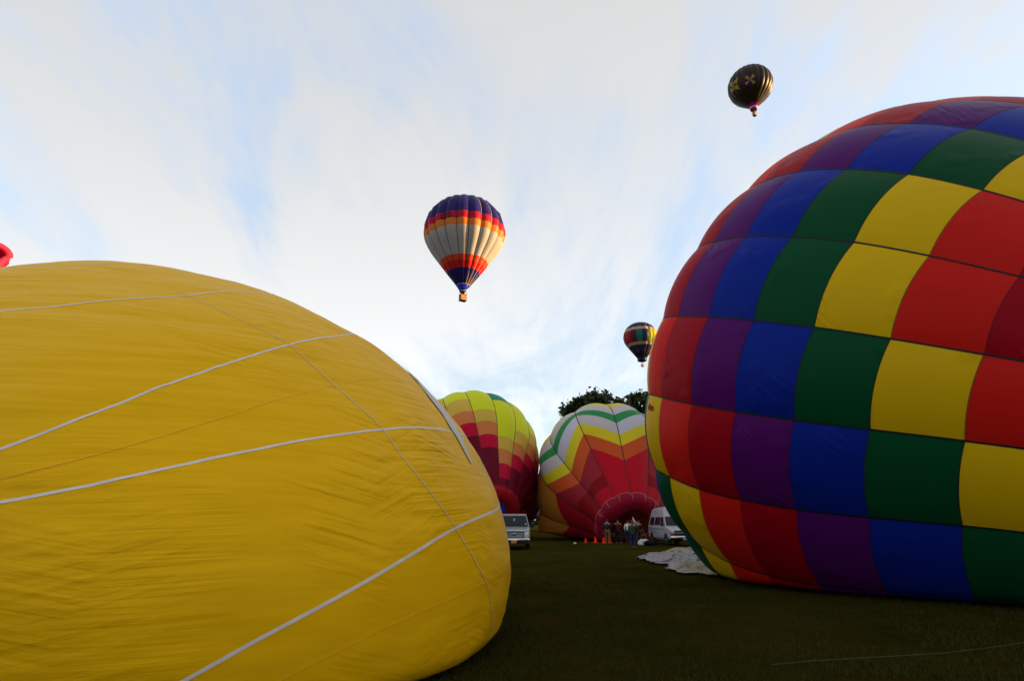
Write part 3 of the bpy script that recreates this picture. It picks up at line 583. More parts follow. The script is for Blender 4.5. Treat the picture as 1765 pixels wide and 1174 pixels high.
def striped_balloon():
    env, root = flying(801, 400, 65.5, 8.4, 'navy, orange and grey striped balloon drifting in mid sky, its basket hanging below', 20, 124, .17, .94, .12, .075)
    navy = fabric('navy_cloth', (.020, .016, .105)); crim = fabric('crimson_cloth', (.42, .010, .030)); org = fabric('orange_cloth', (.60, .17, .025)); gry = fabric('grey_cloth', (.37, .34, .32), [(90, .3, 4, 1.6, .03, None)]); ver = fabric('vermilion_cloth', (.62, .06, .02)); red = fabric('signal_red_cloth', (.52, .015, .012)); nom = fabric('brown_nomex', (.055, .028, .012)); seam = mat('cream_rim_sunlit_tape', (.55, .42, .32), .6)
    cuts = [0] + rows(env, [361, 373, 385, 436, 447, 460, 478]) + [1]
    kx = lambda g: proj(env.P(.93, g + .5)[None])[0][0]
    back = lambda g: proj(env.P(.4, g + .5)[None])[0][2] > proj(env.C[None])[0][2]
    last = lambda g: nom if (not back(g) and kx(g) > 805) else navy
    dress(root, env, bands(env, cuts, [navy, crim, org, gry, ver, red, navy, last]), 4, 8, 0.)
    for k in range(20): V, Fc = ribbon(env, k, .03, .999, .07, .02, 40); mk('load_tape', V, Fc, seam if kx(k - .5) > 806 and not back(k - .5) else navy, root)  # cream on the right-hand tapes puts their sunlit edges into the colour
    m = env.P(.999, np.linspace(0, 20, 41)[:-1]); cm = m.mean(0); n = 40
    MB().tube(np.vstack([m, m[:1]]), .05, 5).build('mouth_rim', seam, root, local=False)
    # blue scoop hung across the mouth, white hem, and the dark triangular flap to its left
    cen = cm - [0, 0, .1]; sc_ = []; ang = np.linspace(R_(-175), R_(5), 25); Rm = np.linalg.norm(m[0] - cm)
    hem = []
    for i, a in enumerate(ang):
        t = (i / 24.); dpt = 1.25 * math.sin(math.pi * t) ** .6 + .1; o = np.array([math.cos(a), math.sin(a), 0]) * Rm
        for q in range(5): sc_.append(cen + o * (1 - .30 * (q / 4.) ** 1.5) - [0, 0, dpt * q / 4.])
        hem.append(sc_[-1])
    mk('scoop', sc_, grid_faces(24, 4), fabric('blue_scoop_cloth', (.015, .03, .34)), root)
    MB().tube(hem, .05, 5).build('scoop_hem', mat('white_hem', (.7, .68, .64), .6), root, local=False)
    kn = cm - [0, 0, 2.1]; fl = []
    for a in (R_(178), R_(205), R_(228)): fl.append(cm + np.array([math.cos(a), math.sin(a), 0]) * Rm)
    mk('mouth_flap', fl + [kn + [-.35, -.2, 0], kn + [.05, -.3, 0]], [[0, 1, 4, 3], [1, 2, 4]], fabric('dark_green_cloth', (.012, .022, .02)), root, smooth=False)
    MB().lathe(kn + [0, 0, .3], [(0, .25), (.9, .8), (1.3, 1.0)], n=12, cap=False).build('throat_cone', fabric('black_mesh', (.02, .018, .015)), root, local=False)
    c = basket(root, cm - [0, 0, 1.0], (1.45, 1.15, 1.25), 1.15, [m[i] for i in range(0, 40, 5)], .55)
    reg = MB()                                # dark registration marks on the crimson band
    ks = sorted([k for k in range(20) if not back(k)], key=lambda k: abs(proj(env.P(cuts[1] + .02, k + .5)[None])[0][0] - 766))[0]
    for v, j0, j1, v1 in ((.42, .2, .9, .42), (.42, .25, .25, .62), (.42, .85, .85, .62), (.42, .55, .55, .58), (.74, .2, .9, .74), (.74, .2, .3, .92), (.92, .2, .9, .92), (.74, .85, .85, .92), (1.08, .1, .7, 1.22), (1.22, 0, .8, 1.22), (1.08, .75, .75, 1.22)):
        A, B = cuts[1] + (cuts[2] - cuts[1]) * j0, cuts[1] + (cuts[2] - cuts[1]) * j1; reg.tube([env.P(A, ks + v, .06), env.P((A + B) / 2, ks + (v + v1) / 2, .06), env.P(B, ks + v1, .06)], .09, 4)
    reg.build('registration_mark', mat('dark_print', (.05, .002, .006), .6), root, local=False)
    return c
BASKET_C = striped_balloon()
def small_balloon():
    env, root = flying(1104, 581, 27.5, 8.4, 'distant dark balloon with two tan bands and coloured gores, partly behind the rainbow envelope', 16, 124, .27, .94, .48, .07)
    nv = fabric('dusk_blue_cloth', (.020, .028, .06)); tan = fabric('sand_cloth', (.42, .25, .13)); blk = fabric('soot_cloth', (.012, .014, .02)); rd = fabric('oxblood_cloth', (.30, .012, .02))
    gor = [fabric(n, v) for n, v in (('oxblood_cloth', (.30, .012, .02)), ('plum_cloth', (.07, .015, .035)), ('sea_green_cloth', (.02, .11, .08)), ('dusk_blue_cloth', (.02, .028, .06)), ('bright_yellow_cloth', (.70, .58, .02)), ('bottle_green_cloth', (.05, .09, .01)))]
    cuts = [0] + rows(env, [562, 566.5, 588, 593, 604]) + [1]
    xs = sorted([g for g in range(16) if proj(env.P(.4, g + .5)[None])[0][2] < proj(env.C[None])[0][2]], key=lambda g: proj(env.P(.4, g + .5)[None])[0][0])
    order = {g: c for g, c in zip(xs, [0, 0, 1, 2, 3, 4, 4, 4])}
    P = []
    for g in range(16):
        for i, m in enumerate([nv, tan, None, tan, nv, blk]):
            if i == 2 and order.get(g) == 4:      # yellow gore with a green edge
                pass
            P.append((g, cuts[i], cuts[i], cuts[i + 1], cuts[i + 1], m or gor[order.get(g, 3)]))
    dress(root, env, P, 4, 6, 0.)
    for g in range(16):                       # green margins and red flames as strips of cloth on the gores
        if order.get(g) == 4:
            jj = np.linspace(cuts[2], cuts[3], 9); V = [env.P(q, g + v, .05) for q in jj for v in (.03, .2, .4)]; mk('green_margin', V, grid_faces(8, 2), gor[5], root)
        if g % 2 == 0:
            V = [env.P(q, g + .5 + s * w, .05) for q, w in ((cuts[5] - .035, .04), (cuts[5] + .0, .3), (cuts[5] + .03, .42)) for s in (-1, 0, 1)]; mk('red_flame', V, grid_faces(2, 2), rd, root)
    for k in range(16): V, Fc = ribbon(env, k, .03, .999, .07, .02, 30); mk('load_tape', V, Fc, nv, root)
    m = env.P(.999, np.linspace(0, 16, 33)[:-1]); cm = m.mean(0); V = m.tolist() + (cm + (m - cm) * .98 - [0, 0, 1.5]).tolist()
    mk('skirt', V, [[i, (i + 1) % 32, 32 + (i + 1) % 32, 32 + i] for i in range(32)], blk, root)
    basket(root, cm - [0, 0, 1.4], (1.25, 1.1, 1.2), 1.9, [q - [0, 0, 1.5] for q in m[::4]], .4)
small_balloon()
def black_balloon():
    env, root = flying(1293, 148, 35, 8.6, 'black balloon with yellow and purple pinwheel stars, highest in the sky at the right', 22, 135, .19, .97, .1, .045)
    bk = fabric('black_cloth', (.024, .014, .008), rough=.42, spec=.14, transl=.01); pk = fabric('magenta_cloth', (.25, .02, .14)); wh = mat('white_hem', (.7, .68, .64), .6); pu = fabric('purple_cloth', (.055, .012, .055), transl=.05); ye = fabric('star_yellow_cloth', (.31, .22, .03), transl=.05)
    cuts = [0, .12, .24, .36, .48, .60, .72, .84, .965, 1]
    dress(root, env, bands(env, cuts, [bk] * 8 + [pk]), 3, 6, 0.)
    for k in range(22): V, Fc = ribbon(env, k, .03, .96, .06, .02, 30); mk('load_tape', V, Fc, bk, root)
    def star(px, py, ry, rp, rot):
        K = np.linspace(0, 22, 441); J = np.linspace(.15, .9, 160); kk, jj = np.meshgrid(K, J); X = env.P(jj, kk); p = proj(X); near_ = p[..., 2] < proj(env.C[None])[0][2] + 2
        i = np.argmin(np.where(near_, np.hypot(p[..., 0] - px, p[..., 1] - py), 1e9)); k0, j0 = kk.ravel()[i], jj.ravel()[i]
        r0 = pchip(env.js, env.rs, np.array([j0]))[0]; L = np.sum(np.hypot(np.diff(env.hs), np.diff(env.rs)))
        def pt(u, w): r = max(1.5, pchip(env.js, env.rs, np.clip(np.array([j0 + w / L]), 0, 1))[0]); return env.P(np.clip(j0 + w / L, .03, .95), k0 + u / r * 22 / (2 * math.pi), .07)
        for b in range(8):
            a = rot + b * math.pi / 4; yel = b % 2 == 0; ln = ry if yel else rp; a1 = a + R_(24 if yel else 20); a0 = a - R_(22)
            V = []; ns = 10
            for s in range(ns + 1):
                t = s / ns; rr = ln * t; wdt = (.40 if yel else .30) * ln * (min(t / .4, (1 - t) / .6) if not yel else .72 * min(t / .4, (1 - t) / .6) if ry > 3 else .85 * min(t / .9, (1 - t) / .1)) + .005
                ca, sa = math.cos(a), math.sin(a)
                for q in (-1, 0, 1): V.append(pt(rr * ca - q * wdt * sa, rr * sa + q * wdt * ca))
            mk('star_point', V, grid_faces(ns, 2), ye if yel else pu, root)
    star(1293, 136, 2.3, 4.0, R_(40)); star(1264, 147, 3.6, 2.4, R_(-62)); star(1321, 129, 3.4, 3.0, R_(70))
    m = env.P(.999, np.linspace(0, 22, 45)[:-1]); cm = m.mean(0); n = 44
    V = m.tolist() + (cm + (m - cm) * .96 - [0, 0, .7]).tolist() + (cm + (m - cm) * .9 - [0, 0, .95]).tolist() + (cm + (m - cm) * .75 - [0, 0, 1.8]).tolist()
    mk('skirt', V, [[r * n + i, r * n + (i + 1) % n, (r + 1) * n + (i + 1) % n, (r + 1) * n + i] for r in range(3) for i in range(n)], [pk, wh], root, midx=[0] * n + [1] * n + [0] * n)
    basket(root, cm - [0, 0, 1.7], (1.35, 1.2, 1.3), 1.5, [q - [0, 0, 1.5] for q in (cm + (m - cm) * .75)[::5]], .5)
black_balloon()
def pink_balloon():
    C = at(-84, 480, 62); R = 3.3; js, hs, rs = std_prof(R, 122, .2); env = Env(C, (0, 0, 1), 16, js, hs, rs, 0, 1, 1, 0, .03)
    root = thing('hot_air_balloon', 'bright pink balloon whose puffed open lip pokes in at the left edge', 'hot air balloon', (C[0], C[1], C[2] + hs[-1]))
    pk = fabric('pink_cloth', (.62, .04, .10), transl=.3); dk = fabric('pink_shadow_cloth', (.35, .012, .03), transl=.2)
    dress(root, env, bands(env, [0, .2, .4, .6, .8, 1], [pk] * 5), 4, 6, 0.)
    d = 60.; pix = [(-60, 432), (-30, 419), (0, 424), (10, 430.5), (15.5, 438), (16.5, 441), (12, 445), (4, 450), (-4, 457), (-30, 470), (-60, 466)]
    pts = np.array([at(*p, d) for p in pix]); s = np.concatenate([[0], np.cumsum(np.linalg.norm(np.diff(pts, axis=0), axis=1))]); q = np.linspace(0, s[-1], 44)
    sm = np.stack([pchip(s, pts[:, i], q) for i in range(3)], -1)
    MB().tube(np.vstack([sm, sm[:1]]), .26, 10, False).build('puffed_lip', pk, root, smooth=True, local=False)
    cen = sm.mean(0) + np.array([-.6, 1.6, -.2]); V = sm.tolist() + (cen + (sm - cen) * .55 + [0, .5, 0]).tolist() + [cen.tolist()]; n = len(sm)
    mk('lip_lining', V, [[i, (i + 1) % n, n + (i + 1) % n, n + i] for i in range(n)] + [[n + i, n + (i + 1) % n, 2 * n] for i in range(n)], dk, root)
    m = env.P(.999, np.linspace(0, 16, 33)[:-1]); basket(root, m.mean(0), (.9, .8, .8), 1.2, m[::4], 0)
pink_balloon()
# ------------------------------------------------------------------ trees behind
def tree(px_c, py_top, dist, width, label, seed, nl):
    r = random.Random(seed); base = at(px_c, 890, dist); topz = at(px_c, py_top, dist)[2]; base[2] = -.05
    root = thing('broadleaf_tree', label, 'tree', tuple(base), 0, 'trees behind the balloons'); H = topz; tr = MB(); bark = mat('bark', (.05, .038, .028), .9, .1, var=(5, .3))
    tr.tube([(0, 0, 0), (.1, 0, H * .18), (-.1, .1, H * .36), (.05, 0, H * .6)], [.45, .36, .28, .14], 8); tips = []
    for i in range(13):
        a = r.random() * 6.28; z0 = H * (.25 + .035 * i * .7); L = width * .5 * (.55 + .5 * r.random()) * (1 if i < 9 else .7); e = .35 + .6 * r.random() + .04 * i
        p1 = (math.cos(a) * L * .5, math.sin(a) * L * .5, z0 + L * .3 * e); p2 = (math.cos(a) * L, math.sin(a) * L, z0 + L * .85 * e); tr.tube([(0, 0, z0), p1, p2], [.16, .09, .03], 5)
        for q in range(3):
            b = a + r.uniform(-.8, .8); t = (p1[0] + math.cos(b) * L * .5, p1[1] + math.sin(b) * L * .5, p1[2] + L * r.uniform(.15, .6)); tr.tube([p1, t], [.06, .02], 4)
    tr.build('trunk', bark, root, True)
    cl = []
    while len(cl) < 130:
        x, y, z = (r.uniform(-1, 1) for _ in range(3)); d = math.sqrt(x * x + y * y + z * z)
        if d > 1 or d < .45: continue
        if noise.noise((x * 1.9 + seed, y * 1.9, z * 1.9)) < -.34: continue
        w = width * .5 * (1 - .12 * max(0, z)); cl.append((x * w, y * w, H * .66 + z * H * .36, r.uniform(.55, 1.25)))
    V = []; Fc = []
    for k in range(nl):
        c = cl[int(r.random() * len(cl))]; s = c[3]; p = np.array([c[0] + r.gauss(0, s * .5), c[1] + r.gauss(0, s * .5), c[2] + r.gauss(0, s * .42)])
        a = np.array([r.gauss(0, 1), r.gauss(0, 1), r.gauss(0, .6)]); a /= np.linalg.norm(a); b = np.cross(a, [r.gauss(0, 1), r.gauss(0, 1), r.gauss(0, 1)]); b /= np.linalg.norm(b); l = r.uniform(.24, .48); n = len(V)
        V += [p - a * l, p + b * l * .55, p + a * l, p - b * l * .55]; Fc.append([n, n + 1, n + 2, n + 3])
    g = [mat('leaf_dark', (.022, .034, .008), .7, .2), mat('leaf_mid', (.05, .065, .012), .7, .2), mat('leaf_gold', (.12, .10, .015), .7, .2)]
    mk('crown', V, Fc, g, root, smooth=False, local=True, midx=[0 if q < .6 else 1 if q < .93 else 2 for q in (r.random() for _ in Fc)])
tree(1040, 672, 92, 12.2, 'large dark leafy tree rising behind the chevron balloon', 3, 30000)
tree(1122, 682, 100, 13, 'smaller leafy tree showing between the chevron balloon and the rainbow envelope', 11, 20000)

def treeline():
    r = random.Random(5); V = []; Fc = []; cl = [(x + r.uniform(-2, 2), 225 + r.uniform(-6, 6), r.uniform(1.0, 1) * (4.2 + 2.6 * noise.noise((x * .09, 0, 2.)) + 1.5 * noise.noise((x * .3, 0, 6.)))) for x in range(-70, 60, 2)]
    for k in range(22000):
        x, y, h = cl[int(r.random() * len(cl))]; p = np.array([x + r.gauss(0, 1.6), y + r.gauss(0, 2), h * (1 + .98 * math.sin(math.pi * (r.random() - .5)))]); a = np.array([r.gauss(0, 1), r.gauss(0, 1), r.gauss(0, 1)]); a /= np.linalg.norm(a); b = np.cross(a, [.3, .5, .8]); l = r.uniform(.3, .7); n = len(V); V += [p - a * l, p + b * l * .6, p + a * l, p - b * l * .6]; Fc.append([n, n + 1, n + 2, n + 3])
    tag(mk('treeline', V, Fc, [mat('leaf_dark', ()), mat('leaf_mid', ())], smooth=False, midx=[int(r.random() < .4) for _ in Fc]), 'low far off line of trees closing the field', 'trees', None, 'stuff')
treeline()

# ------------------------------------------------------------------ deflated envelope on the grass
def spread_cloth():
    pix = [(1095, 964), (1111, 959.5), (1126, 959), (1140, 957.5), (1147, 954), (1145, 951.5), (1175, 951), (1199, 952), (1225, 954), (1290, 960), (1320, 985), (1300, 1000), (1264, 999), (1233, 995.5), (1212, 992), (1199, 990.5), (1184, 991), (1169, 989), (1158, 985), (1150, 982), (1155, 977), (1138, 974), (1117, 972), (1122, 968.5), (1108, 967)]
    poly = np.array([gnd(*p)[:2] for p in pix]); c = poly.mean(0); lo, hi = poly.min(0), poly.max(0); st = .085
    xs, ys = np.arange(lo[0] - .2, hi[0] + .2, st), np.arange(lo[1] - .2, hi[1] + .2, st); X, Y = np.meshgrid(xs, ys, indexing='ij')
    def sdist(x, y):
        ins = np.zeros(x.shape, bool); d = np.full(x.shape, 1e9)
        for i in range(len(poly)):
            a, b = poly[i], poly[(i + 1) % len(poly)]; cr = ((a[1] > y) != (b[1] > y)); xx = (b[0] - a[0]) * (y - a[1]) / (b[1] - a[1] + 1e-12) + a[0]; ins ^= cr & (x < xx)
            e = b - a; t = np.clip(((x - a[0]) * e[0] + (y - a[1]) * e[1]) / (e @ e), 0, 1); d = np.minimum(d, np.hypot(x - a[0] - t * e[0], y - a[1] - t * e[1]))
        return np.where(ins, d, -d)
    S = sdist(X, Y); Z = np.zeros_like(X)
    for i in range(X.shape[0]):
        for j in range(X.shape[1]):
            if S[i, j] > -.3:
                x, y = X[i, j], Y[i, j]; w = noise.noise((x * .3, y * .3, 5.)) * 1.3
                f = 1 - abs(noise.noise((x * .55 + w, y * 1.5 + w, 0.))) * 2; g = 1 - abs(noise.noise((x * 1.5 + w, y * 3.6, 7.))) * 2
                Z[i, j] = .03 + .42 * (.30 * max(0, f) ** 2 + .22 * max(0, g) ** 2 + .16 * abs(noise.noise((x * 2.2, y * 6, 2.))) + .08 * noise.noise((x * 6, y * 9, 2.))) * min(1, max(0, S[i, j]) / .5) + .02
    J = np.array([[noise.noise((x * 1.7, y * 1.7, 8.)) for y in ys] for x in xs]) * .22
    ok = S + J > -.05; ids = -np.ones(X.shape, int); V = []; Fc = []; mi = []
    for i in range(X.shape[0] - 1):
        for j in range(X.shape[1] - 1):
            if ok[i, j] and ok[i + 1, j] and ok[i, j + 1] and ok[i + 1, j + 1]:
                q = []
                for a, b in ((i, j), (i + 1, j), (i + 1, j + 1), (i, j + 1)):
                    if ids[a, b] < 0: ids[a, b] = len(V); V.append((X[a, b], Y[a, b], max(.012, Z[a, b])))
                    q.append(ids[a, b])
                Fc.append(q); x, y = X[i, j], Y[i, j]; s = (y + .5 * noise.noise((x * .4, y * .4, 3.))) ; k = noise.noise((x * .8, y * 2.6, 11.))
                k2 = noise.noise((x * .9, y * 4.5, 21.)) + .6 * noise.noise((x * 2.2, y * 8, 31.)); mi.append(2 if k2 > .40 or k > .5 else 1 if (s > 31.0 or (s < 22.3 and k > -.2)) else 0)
    root = thing('deflated_envelope', 'crumpled white and cream balloon cloth spread flat beside the rainbow balloon', 'balloon cloth', (c[0], c[1], 0))
    mk('cloth', V, Fc, [mat('white_cloth', (.23, .215, .21), .7, .1), mat('cream_cloth', (.22, .195, .11), .7, .1), mat('black_band_cloth', (.04, .04, .045), .6, .3)], root, midx=mi)  # dark streaks set by stretched noise among the white and cream
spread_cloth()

# ------------------------------------------------------------------ vans
GLASS = mat('van_glass', (.008, .011, .013), .12, .2); TYRE = mat('tyre_rubber', (.012, .012, .012), .8, .2); RIM = mat('wheel_rim', (.35, .35, .36), .35, .5, .8); CHROME = mat('chrome', (.60, .62, .65), .18, .5, 1.0); BLACKP = mat('black_plastic', (.015, .015, .016), .5, .3); LENS = mat('headlight_lens', (.55, .56, .56), .15, .6); AMBER = mat('amber_lens', (.55, .16, .02), .25, .5); REDL = mat('red_lamp', (.30, .02, .015), .3, .5)
def shell(prof, wfun, name, m, parent, levels, bev=.05):
    """side profile (x, z) swept across a width that depends on height"""
    bm = bmesh.new(); A = [bm.verts.new((x, -1, z)) for x, z in prof]; B = [bm.verts.new((x, 1, z)) for x, z in prof]; n = len(prof)
    bm.faces.new(A); bm.faces.new(B[::-1])
    for i in range(n): bm.faces.new((A[i], B[i], B[(i + 1) % n], A[(i + 1) % n]))
    for z in levels: bmesh.ops.bisect_plane(bm, geom=bm.verts[:] + bm.edges[:] + bm.faces[:], plane_co=(0, 0, z), plane_no=(0, 0, 1))
    for x in (-2.3, -1.5, -.7, .1, .9, 1.6, 2.2): bmesh.ops.bisect_plane(bm, geom=bm.verts[:] + bm.edges[:] + bm.faces[:], plane_co=(x, 0, 0), plane_no=(1, 0, 0))
    for v in bm.verts: v.co.y *= wfun(v.co.x, v.co.z)
    bmesh.ops.recalc_face_normals(bm, faces=bm.faces[:])
    ed = [e for e in bm.edges if len(e.link_faces) == 2 and e.calc_face_angle(0) > R_(40)]
    bmesh.ops.bevel(bm, geom=ed, offset=bev, segments=2, affect='EDGES', profile=.6)
    me = bpy.data.meshes.new(name); bm.to_mesh(me); bm.free(); me.materials.append(m)
    me.polygons.foreach_set('use_smooth', np.ones(len(me.polygons), bool)); me.set_sharp_from_angle(angle=R_(35))
    o = bpy.data.objects.new(name, me); COL.objects.link(o); o.parent = parent; ROOTLOC[o.name] = np.zeros(3); return o
def slab(name, pts, m, parent, nrm, t=.012):
    """a flat plate: outline points and the direction it faces"""
    n = len(pts); nr = np.array(nrm, float); nr /= np.linalg.norm(nr); P = np.array(pts, float); V = np.vstack([P + nr * t, P - nr * t]); Fc = [list(range(n)), list(range(2 * n - 1, n - 1, -1))] + [[i, n + i, n + (i + 1) % n, (i + 1) % n] for i in range(n)]
    c = np.cross(P[1] - P[0], P[2] - P[0])
    if c @ nr < 0: Fc = [f[::-1] for f in Fc]
    return mk(name, V, Fc, m, parent, smooth=False, local=True)
def wheel(x, y, r, w, parent):
    s = 1 if y > 0 else -1
    o = MB().lathe((x, y, r), [(-w / 2, r * .62), (-w / 2, r * .93), (-w * .35, r), (w * .35, r), (w / 2, r * .93), (w / 2, r * .62)], (0, 1, 0), 20).build('wheel', TYRE, parent, True)
    MB().lathe((x, y + s * (w / 2 - .03), r), [(0, r * .63), (s * .025, r * .58), (s * .01, r * .30), (s * .04, r * .16)] if s > 0 else [(0, r * .63), (-.025, r * .58), (-.01, r * .30), (-.04, r * .16)], (0, 1, 0), 16).build('rim', RIM, o, False)
    return o
def ford_van():
    p = gnd(886, 944.5); root = thing('van', 'silver full size van seen head on with an orange number plate, beside the yellow balloon', 'van', (p[0], p[1], -.02), R_(-90.5))
    paint = mat('silver_paint', (.21, .22, .235), .35, .4, .2, coat=.2); W = .985
    def wf(x, z): return W * (1 if z < 1.15 else 1 - .20 * ((z - 1.15) / .95) ** 1.25) * (1 - .03 * max(0, x - 1.9)) * (.95 if z < .45 else 1)
    prof = [(-2.7, .38), (-2.75, .9), (-2.68, 1.5), (-2.55, 1.98), (-2.4, 2.08), (.55, 2.10), (.98, 2.02), (1.72, 1.30), (2.52, 1.14), (2.66, 1.02), (2.68, .42), (2.5, .34)]
    shell(prof, wf, 'body', paint, root, (.45, .75, 1.0, 1.15, 1.3, 1.5, 1.7, 1.9, 2.0))
    y0, y1 = wf(1.66, 1.36) - .07, wf(1.05, 1.95) - .07; ws = slab('windscreen', [(1.70, -y0, 1.35), (1.70, y0, 1.35), (1.05, y1, 1.975), (1.05, -y1, 1.975)], GLASS, root, (.72, 0, .72), .014)
    for s in (-.03, .04): slab('sticker', [(1.41 - k * .16, s + d, 1.655 + k * .155) for k, d in ((0, 0), (0, .022), (1, .022), (1, 0))], mat('white_sticker', (.5, .52, .52), .5), ws, (.72, 0, .72), .02)
    slab('inspection_sticker', [(1.62, .70, 1.435), (1.62, .78, 1.435), (1.57, .78, 1.485), (1.57, .70, 1.485)], mat('white_sticker', (.5, .52, .52), .5), ws, (.72, 0, .72), .02)
    for y in (-.42, .42): MB().tube([(1.73, y, 1.335), (1.62, y + .35, 1.45)], .012, 4).build('wiper', BLACKP, root)
    for s in (-1, 1):
        for a, b in ((.98, .22), (.12, -1.1), (-1.2, -2.4)):
            f = lambda x, z: (x, s * (wf(x, z) + .004), z); cut = .30 if a > .9 else 0
            slab('side_window', [f(a + cut, 1.38), f(b, 1.38), f(b, 1.88), f(a - .02, 1.88)], GLASS, root, (0, s, .12), .01)
        MB().box((1.0, s * 1.16, 1.43), (.10, .22, .30), 0, .03).build('mirror', BLACKP, root, True); MB().tube([(1.02, s * .96, 1.36), (1.0, s * 1.12, 1.40)], .03, 6).build('mirror_arm', BLACKP, root)
        hl = MB().box((2.67, s * .79, .84), (.10, .30, .34), 0, .03); hl.build('headlight', LENS, root, True)
        MB().box((2.672, s * .945, .84), (.11, .07, .34), 0, .02).build('turn_signal', AMBER, root, True)
    gr = MB().box((2.675, 0, .85), (.09, 1.24, .40), 0, .02).build('grille', BLACKP, root)
    for z in (.73, .84, .95): MB().box((2.725, 0, z), (.03, 1.2, .035), 0, .008).build('bar', CHROME, gr)
    MB().box((2.70, 0, 1.075), (.07, 1.36, .06), 0, .015).build('trim_strip', CHROME, root)
    em = MB().lathe((2.74, 0, .86), [(0, 1.0), (.02, .96)], (1, 0, 0), 24); em.v = [(x, y * .17, .86 + (z - .86) * .075) for x, y, z in em.v]; o = em.build('badge', mat('badge_blue', (.02, .05, .18), .3), gr)
    em = MB().tube([(2.755, .17 * math.cos(a), .86 + .075 * math.sin(a)) for a in np.linspace(0, 6.283, 25)], .009, 4, False); em.build('badge_rim', CHROME, gr)
    bp = MB().box((2.76, 0, .56), (.20, 1.94, .20), 0, .05).build('bumper', CHROME, root, True)
    MB().box((2.72, 0, .40), (.16, 1.8, .14), 0, .03).build('air_dam', BLACKP, root)
    slab('number_plate', [(2.875, -.16, .38), (2.875, .16, .38), (2.875, .16, .53), (2.875, -.16, .53)], mat('orange_plate', (.60, .22, .02), .5), root, (1, 0, 0), .008)
    for x in (1.75, -1.75):
        for s in (-1, 1): wheel(x, s * .84, .37, .25, root)
    MB().box((0, 0, .36), (4.6, 1.5, .12)).build('underbody', BLACKP, root)
ford_van()
def high_top_van():
    p = gnd(1177, 941); yaw = -math.pi / 2 + R_(3); root = thing('van', 'white high roofed van with dark side stripes, half hidden by the rainbow balloon', 'van', (p[0], p[1] + .3, -.02), yaw)
    o = np.array([0.0, 0]); paint = mat('white_paint', (.33, .315, .33), .35, .3, coat=.2); W = .985
    def wf(x, z): return W * (1 if z < 1.15 else 1 - .17 * ((z - 1.15) / .85) ** 1.2 if z < 2.0 else .83 - .22 * ((z - 2.0) / .62) ** 2) * (1 - .04 * max(0, x - .2 - 1.6)) * (.95 if z < .5 else 1)
    prof = [(-4.6, .45), (-4.66, .95), (-4.6, 1.5), (-4.42, 2.05), (-4.2, 2.50), (-3.9, 2.60), (-1.75, 2.66), (-1.45, 2.58), (-.98, 2.03), (-.92, 2.0), (-.30, 1.28), (.52, 1.12), (.64, 1.0), (.66, .5), (.5, .42)]
    prof = [(x + 0, z) for x, z in prof]
    bm_levels = (.5, .8, 1.0, 1.15, 1.3, 1.6, 1.8, 2.0, 2.2, 2.4, 2.55)
    shell(prof, wf, 'body', paint, root, bm_levels, .05)
    a, b = wf(-.36, 1.34) - .07, wf(-.88, 1.95) - .06; slab('windscreen', [(-.34, -a, 1.33), (-.34, a, 1.33), (-.885, b, 1.95), (-.885, -b, 1.95)], GLASS, root, (.76, 0, .65), .014)
    dw = mat('tinted_glass', (.035, .006, .010), .12, .2)
    for s in (-1, 1):
        f = lambda x, z: (x, s * (wf(x, z) + .004), z)
        slab('side_window', [f(-.72, 1.36), f(-1.55, 1.36), f(-1.55, 1.92), f(-1.02, 1.92)], dw, root, (0, s, .12), .01)
        for x0, x1 in ((-1.68, -2.18), (-2.24, -2.95), (-3.15, -4.2)): slab('side_window', [f(x0, 1.36), f(x1, 1.36), f(x1, 1.92), f(x0, 1.92)], dw, root, (0, s, .12), .01)
        gs = mat('grey_stripe', (.10, .10, .13), .4); f2 = lambda x, z: (x, s * (wf(x, z) + .007), z)
        for pts in ([(-4.5, 1.18), (-2.6, 1.12), (-1.2, 1.10), (-.3, 1.02), (-1.2, 1.06), (-2.6, 1.07), (-4.5, 1.10)], [(-3.6, .98), (-2.9, .93), (-2.1, .74), (-2.8, .80)], [(-4.5, 1.02), (-3.9, 1.0), (-3.9, .96), (-4.5, .96)]):
            slab('stripe', [f2(*q) for q in pts], gs, root, (0, s, 0), .006)
        MB().box((-3.0, s * .85, 2.32), (.5, .02, .05)).build('roof_badge', gs, root)
        MB().box((-.62, s * 1.12, 1.45), (.14, .20, .26), 0, .03).build('mirror', BLACKP, root, True); MB().tube([(-.66, s * .95, 1.36), (-.62, s * 1.06, 1.42)], .03, 6).build('mirror_arm', BLACKP, root)
        for z in (.93, .76): MB().box((.645, s * .80, z), (.07, .27, .13), 0, .02).build('headlight', REDL if z < .8 else LENS, root, True)
        MB().box((.655, s * .93, .93), (.08, .06, .14), 0, .015).build('turn_signal', REDL, root, True)
        MB().box((-1.9, s * .93, .40), (2.1, .05, .14), 0, .01).build('sill', mat('maroon_sill', (.10, .03, .04), .5), root)
    gr = MB().box((.66, 0, .86), (.06, 1.30, .32), 0, .015).build('grille', BLACKP, root)
    for z in (.85, 1.015): MB().box((.695, 0, z), (.03, 1.86 if z < .9 else 1.3, .03), 0, .008).build('bar', CHROME, gr)
    em = [(.71, -.11, .915), (.71, -.05, .915), (.71, -.04, .935), (.71, .05, .935), (.71, .06, .915), (.71, .11, .915), (.71, .10, .88), (.71, .05, .88), (.71, .04, .86), (.71, -.05, .86), (.71, -.06, .88), (.71, -.12, .88)]
    slab('badge', em, mat('gold_badge', (.55, .38, .08), .3, .5, .6), gr, (1, 0, 0), .008)
    MB().box((.74, 0, .56), (.18, 1.96, .18), 0, .05).build('bumper', CHROME, root, True)
